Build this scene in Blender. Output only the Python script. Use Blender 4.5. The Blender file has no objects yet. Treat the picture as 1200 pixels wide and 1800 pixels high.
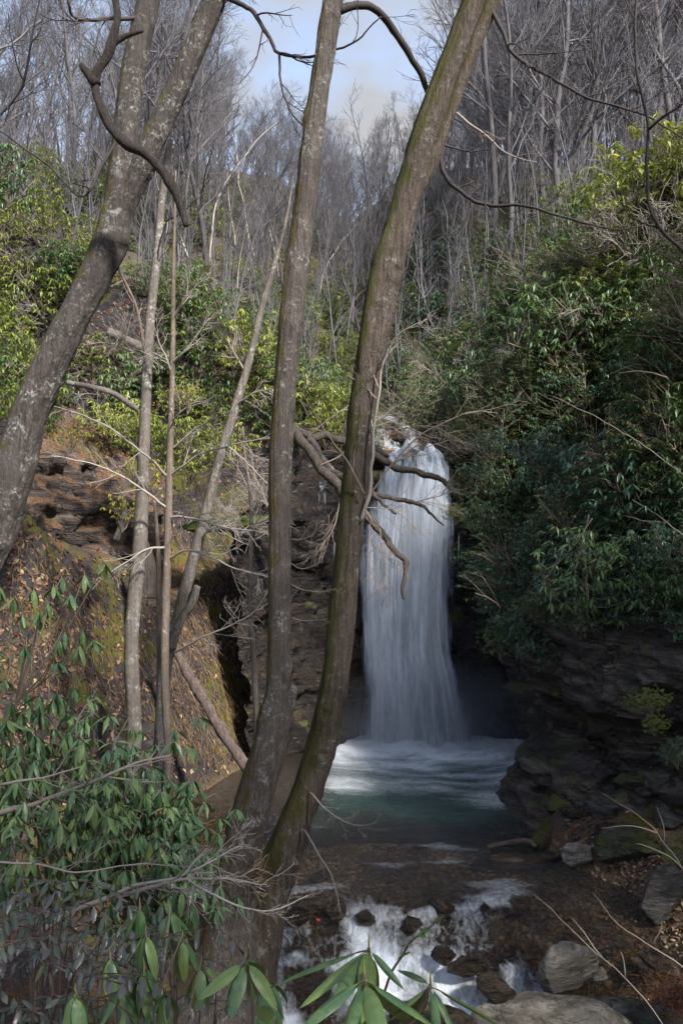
import bpy, math, random
import numpy as np
from mathutils import Vector, Matrix

# ------------------------------------------------------------------ camera, sky, sun, exposure
SC = bpy.context.scene
COL = SC.collection
F, CAMZ = 1400.0, 5.0                       # focal length in photo pixels (1200 x 1800), eye height over the pool
cam_d = bpy.data.cameras.new('camera'); cam = bpy.data.objects.new('camera', cam_d); COL.objects.link(cam)
cam.location = (0, 0, CAMZ); cam.rotation_euler = (math.radians(90), 0, 0)
cam_d.sensor_fit = 'VERTICAL'; cam_d.sensor_height = 36; cam_d.sensor_width = 36; cam_d.lens = 28
cam_d.clip_start = 0.05; cam_d.clip_end = 2000
SC.camera = cam
SUN_TO = Vector((0.46, -0.60, 0.68)).normalized()
SUN_EL = math.asin(SUN_TO.z); SUN_AZ = math.atan2(SUN_TO.x, SUN_TO.y)
w = bpy.data.worlds.new('World'); SC.world = w; w.use_nodes = True
nt = w.node_tree; nt.nodes.clear()
def wn(t, **k):
    n = nt.nodes.new(t)
    for a, v in k.items(): setattr(n, a, v)
    return n
out = wn('ShaderNodeOutputWorld'); bg = wn('ShaderNodeBackground'); bg.inputs['Strength'].default_value = 0.13
sky = wn('ShaderNodeTexSky', sky_type='NISHITA', sun_disc=False, sun_elevation=SUN_EL, sun_rotation=SUN_AZ)
sky.air_density = 1.0; sky.dust_density = 0.6; sky.ozone_density = 2.0
tc = wn('ShaderNodeTexCoord')
sep = wn('ShaderNodeSeparateXYZ'); nt.links.new(tc.outputs['Generated'], sep.inputs[0])
zz = wn('ShaderNodeMath', operation='ADD'); nt.links.new(sep.outputs['Z'], zz.inputs[0]); zz.inputs[1].default_value = 0.25
zm = wn('ShaderNodeMath', operation='MAXIMUM'); nt.links.new(zz.outputs[0], zm.inputs[0]); zm.inputs[1].default_value = 0.1
dv = wn('ShaderNodeVectorMath', operation='DIVIDE')
cb = wn('ShaderNodeCombineXYZ')
for i in range(3): nt.links.new(zm.outputs[0], cb.inputs[i])
nt.links.new(tc.outputs['Generated'], dv.inputs[0]); nt.links.new(cb.outputs[0], dv.inputs[1])
mp = wn('ShaderNodeMapping'); mp.inputs['Location'].default_value = (0.35, 0.2, 0.0)
nt.links.new(dv.outputs[0], mp.inputs['Vector'])
cn = wn('ShaderNodeTexNoise'); cn.inputs['Scale'].default_value = 1.5; cn.inputs['Detail'].default_value = 7; cn.inputs['Roughness'].default_value = 0.55
nt.links.new(mp.outputs[0], cn.inputs['Vector'])
cr = wn('ShaderNodeValToRGB'); cr.color_ramp.elements[0].position = 0.34; cr.color_ramp.elements[1].position = 0.56
nt.links.new(cn.outputs['Fac'], cr.inputs[0])
mx = wn('ShaderNodeMixRGB'); mx.inputs['Color2'].default_value = (1.08, 1.1, 1.15, 1)
nt.links.new(cr.outputs['Color'], mx.inputs['Fac']); nt.links.new(sky.outputs[0], mx.inputs['Color1'])
nt.links.new(mx.outputs[0], bg.inputs['Color']); nt.links.new(bg.outputs[0], out.inputs['Surface'])
sun_d = bpy.data.lights.new('sun', 'SUN'); sun_d.energy = 2.5; sun_d.angle = math.radians(4.0); sun_d.color = (1.0, 0.95, 0.88)
sun = bpy.data.objects.new('sun', sun_d); COL.objects.link(sun)
sun.rotation_euler = (-SUN_TO).to_track_quat('-Z', 'Y').to_euler(); sun.location = (25, -30, 40)
SC.view_settings.view_transform = 'Standard'; SC.view_settings.look = 'None'
SC.view_settings.exposure = 2.05; SC.view_settings.gamma = 1.0; SC.view_settings.use_curve_mapping = False
SC.render.engine = 'CYCLES'
SC.cycles.max_bounces = 6; SC.cycles.diffuse_bounces = 3; SC.cycles.glossy_bounces = 2
SC.cycles.transmission_bounces = 3; SC.cycles.transparent_max_bounces = 10
SC.cycles.sample_clamp_indirect = 6.0

rs = np.random.RandomState(7)
random.seed(7)

# ------------------------------------------------------------------ helpers
def P(px, py, Y): return np.array([(px - 600) / F * Y, Y, CAMZ + (900 - py) / F * Y])
def sstep(a, b, x):
    t = np.clip((x - a) / (b - a), 0, 1); return t * t * (3 - 2 * t)

_perm = np.random.RandomState(3).permutation(4096)
_grad = np.random.RandomState(4).normal(size=(4096, 3)); _grad /= np.linalg.norm(_grad, axis=1)[:, None]
def perlin(p):
    p = np.asarray(p, float); i = np.floor(p).astype(np.int64); f = p - i
    u = f * f * f * (f * (f * 6 - 15) + 10)
    r = 0.0
    for a in (0, 1):
        for b in (0, 1):
            for c in (0, 1):
                h = _perm[(_perm[(_perm[(i[..., 0] + a) & 4095] + i[..., 1] + b) & 4095] + i[..., 2] + c) & 4095]
                g = _grad[h]
                dot = g[..., 0] * (f[..., 0] - a) + g[..., 1] * (f[..., 1] - b) + g[..., 2] * (f[..., 2] - c)
                wx = u[..., 0] if a else 1 - u[..., 0]; wy = u[..., 1] if b else 1 - u[..., 1]; wz = u[..., 2] if c else 1 - u[..., 2]
                r = r + dot * wx * wy * wz
    return r
def fbm(p, octv=4, gain=0.5, lac=2.03):
    p = np.asarray(p, float); s = 0.0; a = 1.0
    for k in range(octv):
        s = s + a * perlin(p + 17.3 * k); p = p * lac; a *= gain
    return s
def ridged(p, octv=4):
    p = np.asarray(p, float); s = 0.0; a = 1.0
    for k in range(octv):
        s = s + a * (0.5 - np.abs(perlin(p + 9.1 * k)) * 1.6); p = p * 2.1; a *= 0.5
    return s
def XYZ(*a): return np.stack(np.broadcast_arrays(*[np.asarray(v, float) for v in a]), -1)

def make_mesh(name, V, faces=None, quads=None, tris=None, attrs=None, mats=(), smooth=True, mat_idx=None):
    """V (n,3); quads (m,4) and tris (k,3) index arrays."""
    me = bpy.data.meshes.new(name)
    V = np.asarray(V, np.float32)
    q = np.zeros((0, 4), int) if quads is None or len(quads) == 0 else np.asarray(quads, int)
    t = np.zeros((0, 3), int) if tris is None or len(tris) == 0 else np.asarray(tris, int)
    me.vertices.add(len(V)); me.vertices.foreach_set('co', V.ravel())
    nl = q.size + t.size
    me.loops.add(nl); me.loops.foreach_set('vertex_index', np.concatenate([q.ravel(), t.ravel()]).astype(np.int32))
    nq, ntr = len(q), len(t)
    me.polygons.add(nq + ntr)
    st = np.concatenate([np.arange(nq) * 4, nq * 4 + np.arange(ntr) * 3]).astype(np.int32)
    me.polygons.foreach_set('loop_start', st)
    me.polygons.foreach_set('use_smooth', np.full(nq + ntr, smooth, bool))
    for k, a in (attrs or {}).items():
        at = me.attributes.new(k, 'FLOAT', 'POINT'); at.data.foreach_set('value', np.asarray(a, np.float32).ravel())
    for m in mats: me.materials.append(m)
    if mat_idx is not None: me.polygons.foreach_set('material_index', np.asarray(mat_idx, np.int32))
    me.update(); me.validate()
    return me
def link(name, data, parent=None, loc=None, rot=None, scale=None):
    o = bpy.data.objects.new(name, data); COL.objects.link(o)
    if parent is not None: o.parent = parent
    if loc is not None: o.location = loc
    if rot is not None: o.rotation_euler = rot
    if scale is not None: o.scale = scale
    return o
def tag(o, label=None, cat=None, group=None, kind=None):
    if label: o['label'] = label
    if cat: o['category'] = cat
    if group: o['group'] = group
    if kind: o['kind'] = kind
    return o
def empty(name, loc=(0, 0, 0), **k):
    o = bpy.data.objects.new(name, None); COL.objects.link(o); o.location = loc; o.empty_display_size = 0.2
    return tag(o, **k)
def copy_tree(o, parent=None):
    c = o.copy(); COL.objects.link(c); c.parent = parent
    for ch in [x for x in KIDS.get(o.name, [])]: copy_tree(ch, c)
    return c
KIDS = {}

class Acc:
    """collects tubes and pieces into one mesh"""
    def __init__(s): s.V = []; s.Q = []; s.T = []; s.R = []; s.n = 0
    def add(s, V, Q=None, T=None, r=None):
        s.V.append(V)
        if Q is not None and len(Q): s.Q.append(np.asarray(Q) + s.n)
        if T is not None and len(T): s.T.append(np.asarray(T) + s.n)
        s.R.append(np.full(len(V), rs.rand()) if r is None else np.broadcast_to(r, (len(V),)))
        s.n += len(V)
    def mesh(s, name, mat, smooth=True):
        cat = lambda L, k: np.concatenate(L) if L else np.zeros((0, k), int)
        return make_mesh(name, np.concatenate(s.V), quads=cat(s.Q, 4), tris=cat(s.T, 3), attrs={'rnd': np.concatenate(s.R)}, mats=[mat] if not isinstance(mat, (list, tuple)) else mat, smooth=smooth)
_ring = {}
def ring(n):
    if n not in _ring:
        a = np.arange(n) * 2 * math.pi / n; _ring[n] = (np.cos(a), np.sin(a))
    return _ring[n]
def tube(path, rad, sides, close=True):
    path = np.asarray(path, float); n = len(path); rad = np.broadcast_to(np.asarray(rad, float), (n,))
    T = np.gradient(path, axis=0); T /= np.linalg.norm(T, axis=1)[:, None] + 1e-9
    ref = np.array([0.31, 0.9, 0.13]) if abs(T[0, 1]) < 0.9 else np.array([1.0, 0, 0])
    A = np.cross(T, ref); A /= np.linalg.norm(A, axis=1)[:, None] + 1e-9
    B = np.cross(T, A)
    c, s = ring(sides)
    V = path[:, None, :] + rad[:, None, None] * (c[None, :, None] * A[:, None, :] + s[None, :, None] * B[:, None, :])
    V = V.reshape(-1, 3)
    i = np.arange(n - 1)[:, None] * sides; j = np.arange(sides)[None, :]; j2 = (j + 1) % sides
    Q = np.stack([i + j, i + j2, i + sides + j2, i + sides + j], -1).reshape(-1, 4)
    Tt = []
    if close:
        V = np.vstack([V, path[-1] + T[-1] * rad[-1] * 0.3, path[0]])
        e = (n - 1) * sides; k = np.arange(sides)
        Tt = np.concatenate([np.stack([e + k, e + (k + 1) % sides, np.full(sides, n * sides)], -1),
                             np.stack([(k + 1) % sides, k, np.full(sides, n * sides + 1)], -1)])
    return V, Q, Tt
def spline(pts, step=None, n=None):
    pts = np.asarray(pts, float)
    P0 = np.vstack([2 * pts[0] - pts[1], pts, 2 * pts[-1] - pts[-2]])
    o = []
    for k in range(len(pts) - 1):
        a, b, c, d = P0[k:k + 4]
        m = n or max(2, int(np.linalg.norm((c - b)[:3]) / step))
        t = np.linspace(0, 1, m, endpoint=False)[:, None]
        o.append(0.5 * ((2 * b) + (c - a) * t + (2 * a - 5 * b + 4 * c - d) * t ** 2 + (3 * b - a - 3 * c + d) * t ** 3))
    o.append(pts[-1:]); return np.vstack(o)
def unit(v): v = np.asarray(v, float); return v / (np.linalg.norm(v) + 1e-9)

# ------------------------------------------------------------------ materials
def new_mat(name):
    m = bpy.data.materials.new(name); m.use_nodes = True; m.node_tree.nodes.clear(); return m
class NT:
    def __init__(s, m): s.t = m.node_tree
    def n(s, typ, ins=None, **k):
        nd = s.t.nodes.new('ShaderNode' + typ)
        for a, v in k.items(): setattr(nd, a, v)
        for a, v in (ins or {}).items():
            if isinstance(v, bpy.types.NodeSocket): s.t.links.new(v, nd.inputs[a])
            else: nd.inputs[a].default_value = v
        return nd
    def noise(s, vec, scale, detail=4, rough=0.55, dist=0.0):
        return s.n('TexNoise', {'Vector': vec, 'Scale': scale, 'Detail': detail, 'Roughness': rough, 'Distortion': dist}).outputs['Fac']
    def ramp(s, fac, stops):
        r = s.n('ValToRGB', {'Fac': fac}); e = r.color_ramp.elements
        while len(e) < len(stops): e.new(0.5)
        for i, (p, c) in enumerate(stops):
            e[i].position = p; e[i].color = (c, c, c, 1) if isinstance(c, (int, float)) else (*c, 1)
        return r.outputs['Color']
    def mix(s, fac, a, b):
        f = lambda c: (*c, 1) if isinstance(c, tuple) and len(c) == 3 else c
        return s.n('MixRGB', {'Fac': fac, 'Color1': f(a), 'Color2': f(b)}).outputs['Color']
    def math(s, op, a, b=0.5, clamp=False):
        return s.n('Math', {0: a, 1: b}, operation=op, use_clamp=clamp).outputs[0]
    def mapping(s, vec, scale=(1, 1, 1), rot=(0, 0, 0)):
        return s.n('Mapping', {'Vector': vec, 'Scale': scale, 'Rotation': rot}).outputs[0]
    def attr(s, name): return s.n('Attribute', attribute_name=name).outputs['Fac']
    def bump(s, h, strength=0.5, dist=0.02, normal=None):
        i = {'Height': h, 'Strength': strength, 'Distance': dist}
        if normal is not None: i['Normal'] = normal
        return s.n('Bump', i).outputs[0]
    def out(s, sh): s.t.links.new(sh, s.n('OutputMaterial').inputs['Surface'])
def obj_coord(g): return g.n('TexCoord').outputs['Object']
def gen_pos(g): return g.n('NewGeometry').outputs['Position']

def mat_leaf(name, cols, rough=0.4, trans=0.25, spec=0.5, rnd='attr', yellow=0.0):
    """cols: dark, mid, light; variation by leaf and by shrub"""
    m = new_mat(name); g = NT(m)
    oi = g.n('ObjectInfo').outputs['Random']
    a = g.attr('rnd') if rnd == 'attr' else oi
    f = a if rnd != 'attr' else g.math('ADD', g.math('MULTIPLY', a, 0.6), g.math('MULTIPLY', oi, 0.4))
    stops = [(0.0, cols[0]), (0.5, cols[1]), (0.9, cols[2])]
    if yellow: stops.append((1.0 - yellow * 0.3, cols[3]))
    c = g.ramp(f, stops)
    p = g.n('BsdfPrincipled', {'Base Color': c, 'Roughness': rough, 'Specular IOR Level': spec})
    tr = g.n('BsdfTranslucent', {'Color': g.mix(0.5, c, (0.16, 0.22, 0.03))})
    mx = g.n('MixShader', {0: trans, 1: p.outputs[0], 2: tr.outputs[0]})
    g.out(mx.outputs[0]); return m

def mat_bark(name, c0, c1, lichen=(0.36, 0.36, 0.33), lichen_amt=0.5, moss=(0.07, 0.065, 0.015), moss_amt=0.3, fiss=10.0, bump=0.6):
    m = new_mat(name); g = NT(m); v = obj_coord(g)
    n1 = g.noise(g.mapping(v, (fiss, fiss, fiss * 0.10)), 2.6, 9, 0.7, 0.5)          # long fissures
    n5 = g.noise(g.mapping(v, (fiss, fiss, fiss * 0.45)), 6.0, 5, 0.7, 0.2)          # flakes
    n2 = g.noise(v, 1.9, 6, 0.6, 0.4); n3 = g.noise(v, 26.0, 5, 0.75, 0.3); n6 = g.noise(v, 4.2, 6, 0.65, 0.8)
    c = g.mix(g.ramp(n1, [(0.32, 0.0), (0.62, 1.0)]), c0, c1)
    c = g.mix(g.math('MULTIPLY', g.ramp(n5, [(0.4, 1.0), (0.62, 0.0)]), 0.55), c, tuple(x * 0.6 for x in c0))
    c = g.mix(g.math('MULTIPLY', g.ramp(n2, [(0.42, 0.0), (0.62, 1.0)]), 0.55), c, tuple(x * 0.42 for x in c1))
    lm = g.math('MULTIPLY', g.ramp(n3, [(0.50, 0.0), (0.60, 1.0)]), g.ramp(n6, [(0.68 - 0.26 * lichen_amt, 0.0), (0.78 - 0.22 * lichen_amt, 1.0)]))
    c = g.mix(g.math('MULTIPLY', lm, 0.8), c, lichen)
    n7 = g.noise(v, 2.1, 4, 0.55, 0.6)
    c = g.mix(g.math('MULTIPLY', g.ramp(n7, [(0.70, 0.0), (0.74, 1.0)]), 0.6 * min(1, lichen_amt * 1.4)), c, tuple(x * 1.0 for x in lichen))
    n8 = g.noise(v, 7.5, 6, 0.7, 0.9)
    c = g.mix(g.math('MULTIPLY', g.ramp(n8, [(0.60, 0.0), (0.66, 1.0)]), 0.5 * lichen_amt), c, tuple(x * 0.62 for x in lichen))
    n4 = g.noise(v, 3.4, 7, 0.72)
    geo = g.n('NewGeometry').outputs['Normal']; sx = g.n('SeparateXYZ', {0: geo}).outputs['X']
    side = g.math('MULTIPLY', g.math('SUBTRACT', 0.35, sx), 0.28)
    ms = g.ramp(g.math('ADD', n4, side), [(0.78 - 0.3 * moss_amt, 0.0), (0.94 - 0.3 * moss_amt, 1.0)])
    c = g.mix(g.math('MULTIPLY', ms, g.math('ADD', 0.35, g.math('MULTIPLY', n3, 1.0))), c, moss)
    h = g.math('ADD', g.math('ADD', g.math('MULTIPLY', n1, 1.3), g.math('MULTIPLY', n5, 0.5)), g.math('MULTIPLY', n3, 0.35))
    p = g.n('BsdfPrincipled', {'Base Color': c, 'Roughness': 0.88, 'Specular IOR Level': 0.2, 'Normal': g.bump(h, min(1, bump * 1.3), 0.045)})
    g.out(p.outputs[0]); return m

def mat_plain(name, c0, c1, scale=8, rough=0.8, bump=0.3, attr=False, spec=0.3):
    m = new_mat(name); g = NT(m); v = obj_coord(g)
    n = g.noise(v, scale, 6, 0.65)
    f = g.ramp(n, [(0.3, 0.0), (0.7, 1.0)])
    if attr: f = g.math('ADD', g.math('MULTIPLY', f, 0.35), g.math('MULTIPLY', g.attr('rnd'), 0.65))
    p = g.n('BsdfPrincipled', {'Base Color': g.mix(f, c0, c1), 'Roughness': rough, 'Specular IOR Level': spec, 'Normal': g.bump(n, bump, 0.02)})
    g.out(p.outputs[0]); return m

def mat_rock(name, c0, c1, c2, moss_amt=0.4, wet=0.45, strata=True, scale=1.0, litter=0.0, moss=(0.05, 0.06, 0.012), cracks=0.9):
    m = new_mat(name); g = NT(m); v = obj_coord(g)
    vs = g.mapping(v, (0.6 * scale, 0.6 * scale, 3.2 * scale), (0.16, -0.22, 0)) if strata else g.mapping(v, (scale, scale, scale))
    n1 = g.noise(vs, 1.6, 9, 0.68, 0.5)
    n2 = g.noise(v, 2.2 * scale, 8, 0.7)
    n3 = g.noise(v, 18 * scale, 6, 0.7)
    c = g.ramp(n1, [(0.36, c0), (0.5, c1), (0.64, c2)])
    lam = g.noise(g.mapping(v, (1.2 * scale, 1.2 * scale, 16 * scale), (0.16, -0.22, 0)), 1.0, 6, 0.7, 0.4)
    c = g.mix(g.math('MULTIPLY', g.ramp(lam, [(0.42, 1.0), (0.55, 0.0)]), 0.65), c, c0)
    wv = g.n('VectorMath', {0: vs, 1: g.n('TexNoise', {'Vector': v, 'Scale': 2.5 * scale, 'Detail': 4.0}).outputs['Color']}, operation='ADD').outputs[0]
    ck = g.n('TexVoronoi', {'Vector': wv, 'Scale': 1.5}, feature='DISTANCE_TO_EDGE').outputs['Distance']
    brk = g.ramp(g.noise(v, 1.1 * scale, 4, .6), [(0.38, 0.0), (0.55, 1.0)])
    crk = g.math('SUBTRACT', 1.0, g.math('MULTIPLY', g.math('MULTIPLY', g.ramp(ck, [(0.0, 1.0), (0.035, 0.0)]), brk), cracks))
    c = g.mix(g.ramp(n3, [(0.60, 0.0), (0.72, 0.55)]), c, tuple(min(1, x * 1.9) for x in c2))
    c = g.mix(crk, tuple(x * 0.35 for x in c0), c)
    nz = g.n('SeparateXYZ', {0: g.n('NewGeometry').outputs['Normal']}).outputs['Z']
    if litter:
        nl = g.noise(v, 9.0, 6, 0.75)
        lc = g.ramp(g.noise(v, 42.0, 3, 0.6), [(0.3, (0.035, 0.02, 0.014)), (0.5, (0.12, 0.062, 0.035)), (0.7, (0.24, 0.15, 0.085))])
        c = g.mix(g.ramp(g.math('ADD', g.math('MULTIPLY', nz, 0.6), g.math('MULTIPLY', nl, 0.8)), [(0.62 - 0.2 * litter, 0.0), (0.78 - 0.2 * litter, 1.0)]), c, lc)
    ms = g.ramp(g.math('ADD', n2, g.math('MULTIPLY', nz, 0.12)), [(0.72 - 0.25 * moss_amt, 0.0), (0.84 - 0.25 * moss_amt, 1.0)])
    c = g.mix(g.math('MULTIPLY', ms, 0.9), c, g.mix(n3, moss, tuple(x * 2.2 for x in moss)))
    r = g.math('ADD', wet, g.math('MULTIPLY', ms, 0.4))
    h = g.math('ADD', g.math('ADD', g.math('ADD', n1, g.math('MULTIPLY', lam, 0.6)), g.math('MULTIPLY', n3, 0.4)), g.math('MULTIPLY', crk, 0.35))
    p = g.n('BsdfPrincipled', {'Base Color': c, 'Roughness': r, 'Specular IOR Level': 0.4, 'Normal': g.bump(h, 1.0, 0.09)})
    g.out(p.outputs[0]); return m

M = {}
M['bark_left'] = mat_bark('bark_left', (0.034, 0.028, 0.026), (0.125, 0.106, 0.098), lichen_amt=0.72, moss_amt=0.3, fiss=8)
M['bark_mid'] = mat_bark('bark_mid', (0.038, 0.031, 0.028), (0.18, 0.152, 0.135), lichen_amt=0.66, moss=(0.085, 0.062, 0.018), moss_amt=0.36, fiss=13)
M['bark_right'] = mat_bark('bark_right', (0.04, 0.03, 0.024), (0.205, 0.162, 0.135), lichen_amt=0.6, moss=(0.06, 0.058, 0.014), moss_amt=0.68, fiss=13, bump=0.9)
M['bark_pale'] = mat_bark('bark_pale', (0.085, 0.07, 0.058), (0.25, 0.22, 0.195), lichen=(0.4, 0.4, 0.38), lichen_amt=0.8, moss_amt=0.2, fiss=12, bump=0.3)
M['bark_sap'] = mat_bark('bark_sap', (0.12, 0.09, 0.072), (0.27, 0.215, 0.175), lichen=(0.42, 0.42, 0.4), lichen_amt=0.5, moss_amt=0.12, fiss=12, bump=0.3)
M['limb_dark'] = mat_bark('limb_dark', (0.024, 0.02, 0.019), (0.085, 0.068, 0.062), lichen_amt=0.25, moss_amt=0.1, fiss=12, bump=0.8)
M['bark_far'] = mat_plain('bark_far', (0.05, 0.046, 0.05), (0.15, 0.138, 0.142), 1.2, 0.9, 0.1)
M['bark_white'] = mat_plain('bark_white', (0.24, 0.205, 0.18), (0.48, 0.43, 0.38), 2.0, 0.9, 0.1)
M['twig_far'] = mat_plain('twig_far', (0.066, 0.062, 0.07), (0.15, 0.142, 0.152), 2.0, 0.9, 0.0, attr=True)
M['twig'] = mat_plain('twig', (0.11, 0.088, 0.072), (0.28, 0.235, 0.2), 6.0, 0.85, 0.1, attr=True)
M['twig_pale'] = mat_plain('twig_pale', (0.17, 0.145, 0.125), (0.34, 0.3, 0.265), 6.0, 0.85, 0.1, attr=True)
M['twig_dark'] = mat_plain('twig_dark', (0.022, 0.018, 0.018), (0.065, 0.05, 0.045), 6.0, 0.8, 0.2, attr=True)
M['log'] = mat_bark('log_bark', (0.035, 0.028, 0.025), (0.125, 0.1, 0.088), lichen_amt=0.35, moss_amt=0.25, fiss=10)
M['log_red'] = mat_bark('log_red', (0.05, 0.037, 0.033), (0.2, 0.15, 0.13), lichen_amt=0.1, moss_amt=0.0, fiss=8)
M['log_moss'] = mat_bark('log_moss', (0.05, 0.035, 0.025), (0.14, 0.1, 0.075), lichen_amt=0.2, moss=(0.06, 0.07, 0.012), moss_amt=0.95, fiss=10)
M['wood_cut'] = mat_plain('wood_cut', (0.28, 0.16, 0.09), (0.5, 0.34, 0.2), 20, 0.8, 0.3)
M['stem'] = mat_plain('shrub_stem', (0.09, 0.07, 0.05), (0.26, 0.21, 0.16), 8, 0.85, 0.2, attr=True)
M['stem_red'] = mat_plain('red_stem', (0.05, 0.034, 0.03), (0.12, 0.075, 0.068), 12, 0.6, 0.1, attr=True)
M['leaf_sun'] = mat_leaf('leaf_sun', [(0.06, 0.10, 0.022), (0.16, 0.20, 0.035), (0.33, 0.33, 0.06), (0.55, 0.45, 0.05)], rough=0.42, trans=0.28, yellow=0.25)  # rhododendron leaf with sunlight put into the colour
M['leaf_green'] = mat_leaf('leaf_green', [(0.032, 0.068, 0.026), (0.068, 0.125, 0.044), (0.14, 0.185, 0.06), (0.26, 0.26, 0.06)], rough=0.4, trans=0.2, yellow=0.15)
M['leaf_shaded'] = mat_leaf('leaf_shaded', [(0.03, 0.064, 0.042), (0.064, 0.12, 0.074), (0.125, 0.2, 0.115)], rough=0.32, trans=0.15)  # same leaf with bluish shade put into the colour
M['leaf_olive'] = mat_leaf('leaf_olive', [(0.045, 0.06, 0.02), (0.09, 0.105, 0.035), (0.16, 0.15, 0.05), (0.3, 0.22, 0.05)], rough=0.5, trans=0.25, yellow=0.2)
M['leaf_yellow'] = mat_leaf('leaf_yellow', [(0.16, 0.18, 0.03), (0.34, 0.32, 0.035), (0.55, 0.44, 0.03)], rough=0.5, trans=0.4)
def mat_big_leaf(name, cols, vein=(0.12, 0.17, 0.06), rough=0.34, under=(0.13, 0.16, 0.06)):
    m = new_mat(name); g = NT(m)
    oi = g.n('ObjectInfo').outputs['Random']; tcd = g.n('TexCoord').outputs['Object']
    sx = g.n('SeparateXYZ', {0: tcd})
    c = g.ramp(oi, [(0.0, cols[0]), (0.55, cols[1]), (1.0, cols[2])])
    n = g.noise(tcd, 3.0, 5, 0.6)
    c = g.mix(g.math('MULTIPLY', n, 0.35), c, tuple(x * 0.5 for x in cols[1]))
    sp = g.noise(gen_pos(g), 90.0, 3, 0.6)
    c = g.mix(g.ramp(sp, [(0.66, 0.0), (0.72, 0.7)]), c, (0.07, 0.05, 0.025))
    bl = g.noise(gen_pos(g), 22.0, 4, 0.65)
    c = g.mix(g.math('MULTIPLY', g.ramp(bl, [(0.45, 0.0), (0.7, 1.0)]), 0.45), c, tuple(min(1, x * 1.5) for x in cols[2]))
    ay = g.math('ABSOLUTE', sx.outputs['Y'])
    c = g.mix(g.ramp(ay, [(0.007, 0.8), (0.018, 0.0)]), c, vein)
    c = g.mix(g.ramp(sx.outputs['X'], [(0.05, 0.8), (0.12, 0.0)]), c, (0.2, 0.2, 0.05))
    sv = g.n('TexWave', {'Vector': g.mapping(tcd, (1, 1, 1), (0, 0, 0)), 'Scale': 6.0, 'Distortion': 2.0}).outputs['Fac']
    bf = g.n('NewGeometry').outputs['Backfacing']
    c = g.mix(g.math('MULTIPLY', bf, 0.8), c, under)
    p = g.n('BsdfPrincipled', {'Base Color': c, 'Roughness': rough, 'Specular IOR Level': 0.5, 'Normal': g.bump(n, 0.15, 0.02)})
    tr = g.n('BsdfTranslucent', {'Color': g.mix(0.6, c, (0.14, 0.2, 0.02))})
    g.out(g.n('MixShader', {0: 0.18, 1: p.outputs[0], 2: tr.outputs[0]}).outputs[0]); return m
M['rhodo_leaf'] = mat_big_leaf('rhodo_leaf', [(0.042, 0.095, 0.042), (0.085, 0.165, 0.072), (0.2, 0.26, 0.08)], rough=.4)
M['rhodo_leaf_near'] = mat_big_leaf('rhodo_leaf_near', [(0.05, 0.115, 0.05), (0.095, 0.18, 0.08), (0.2, 0.26, 0.07)], rough=0.36)
M['hobble_leaf'] = mat_big_leaf('hobble_leaf', [(0.035, 0.065, 0.035), (0.06, 0.082, 0.055), (0.115, 0.1, 0.105)], vein=(0.16, 0.1, 0.11), rough=0.3, under=(0.13, 0.11, 0.1))
M['holly_leaf'] = mat_big_leaf('holly_leaf', [(0.06, 0.14, 0.02), (0.08, 0.17, 0.025), (0.11, 0.2, 0.03)])
M['bud'] = mat_plain('bud', (0.16, 0.17, 0.04), (0.3, 0.28, 0.07), 30, 0.5, 0.1)
M['leaf_fill'] = mat_leaf('leaf_fill', [(0.036, 0.08, 0.036), (0.08, 0.15, 0.066), (0.18, 0.24, 0.07)], rough=0.36, trans=0.18)
M['red_leaf'] = mat_plain('red_leaf', (0.3, 0.02, 0.02), (0.45, 0.05, 0.03), 5, 0.5, 0.1)
def mat_litter():
    m = new_mat('leaf_litter'); g = NT(m); a = g.attr('rnd')
    c = g.ramp(a, [(0.0, (0.04, 0.022, 0.017)), (0.3, (0.09, 0.045, 0.03)), (0.6, (0.15, 0.078, 0.048)), (0.88, (0.22, 0.125, 0.075)), (1.0, (0.36, 0.27, 0.15))])
    p = g.n('BsdfPrincipled', {'Base Color': c, 'Roughness': 0.6, 'Specular IOR Level': 0.35})
    tr = g.n('BsdfTranslucent', {'Color': c})
    g.out(g.n('MixShader', {0: 0.15, 1: p.outputs[0], 2: tr.outputs[0]}).outputs[0]); return m
M['litter'] = mat_litter()
M['straw'] = mat_plain('straw', (0.11, 0.065, 0.032), (0.29, 0.19, 0.095), 4, 0.8, 0.0, attr=True)
M['fern_dead'] = mat_plain('fern_dead', (0.09, 0.035, 0.022), (0.22, 0.1, 0.06), 4, 0.8, 0.0, attr=True)
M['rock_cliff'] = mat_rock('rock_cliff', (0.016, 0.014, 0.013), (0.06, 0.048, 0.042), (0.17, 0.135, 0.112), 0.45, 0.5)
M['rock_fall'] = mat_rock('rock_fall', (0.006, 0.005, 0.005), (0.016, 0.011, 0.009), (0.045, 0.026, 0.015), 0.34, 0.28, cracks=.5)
M['rock_left'] = mat_rock('rock_left', (0.022, 0.017, 0.016), (0.07, 0.052, 0.045), (0.17, 0.125, 0.10), 0.3, 0.5, litter=0.55, moss=(0.07, 0.06, 0.012))
M['boulder_pale'] = mat_rock('boulder_pale', (0.13, 0.11, 0.085), (0.3, 0.265, 0.215), (0.48, 0.435, 0.37), 0.12, 0.6, scale=3.0)
M['boulder_grey'] = mat_rock('boulder_grey', (0.032, 0.03, 0.028), (0.085, 0.078, 0.072), (0.19, 0.18, 0.17), 0.3, 0.5, scale=3.0)
M['boulder_wet'] = mat_rock('boulder_wet', (0.018, 0.013, 0.010), (0.065, 0.046, 0.034), (0.16, 0.115, 0.085), 0.2, 0.22, scale=3.0)
M['boulder_moss'] = mat_rock('boulder_moss', (0.025, 0.02, 0.016), (0.06, 0.05, 0.04), (0.13, 0.11, 0.09), 0.95, 0.5, scale=2.0)
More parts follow.
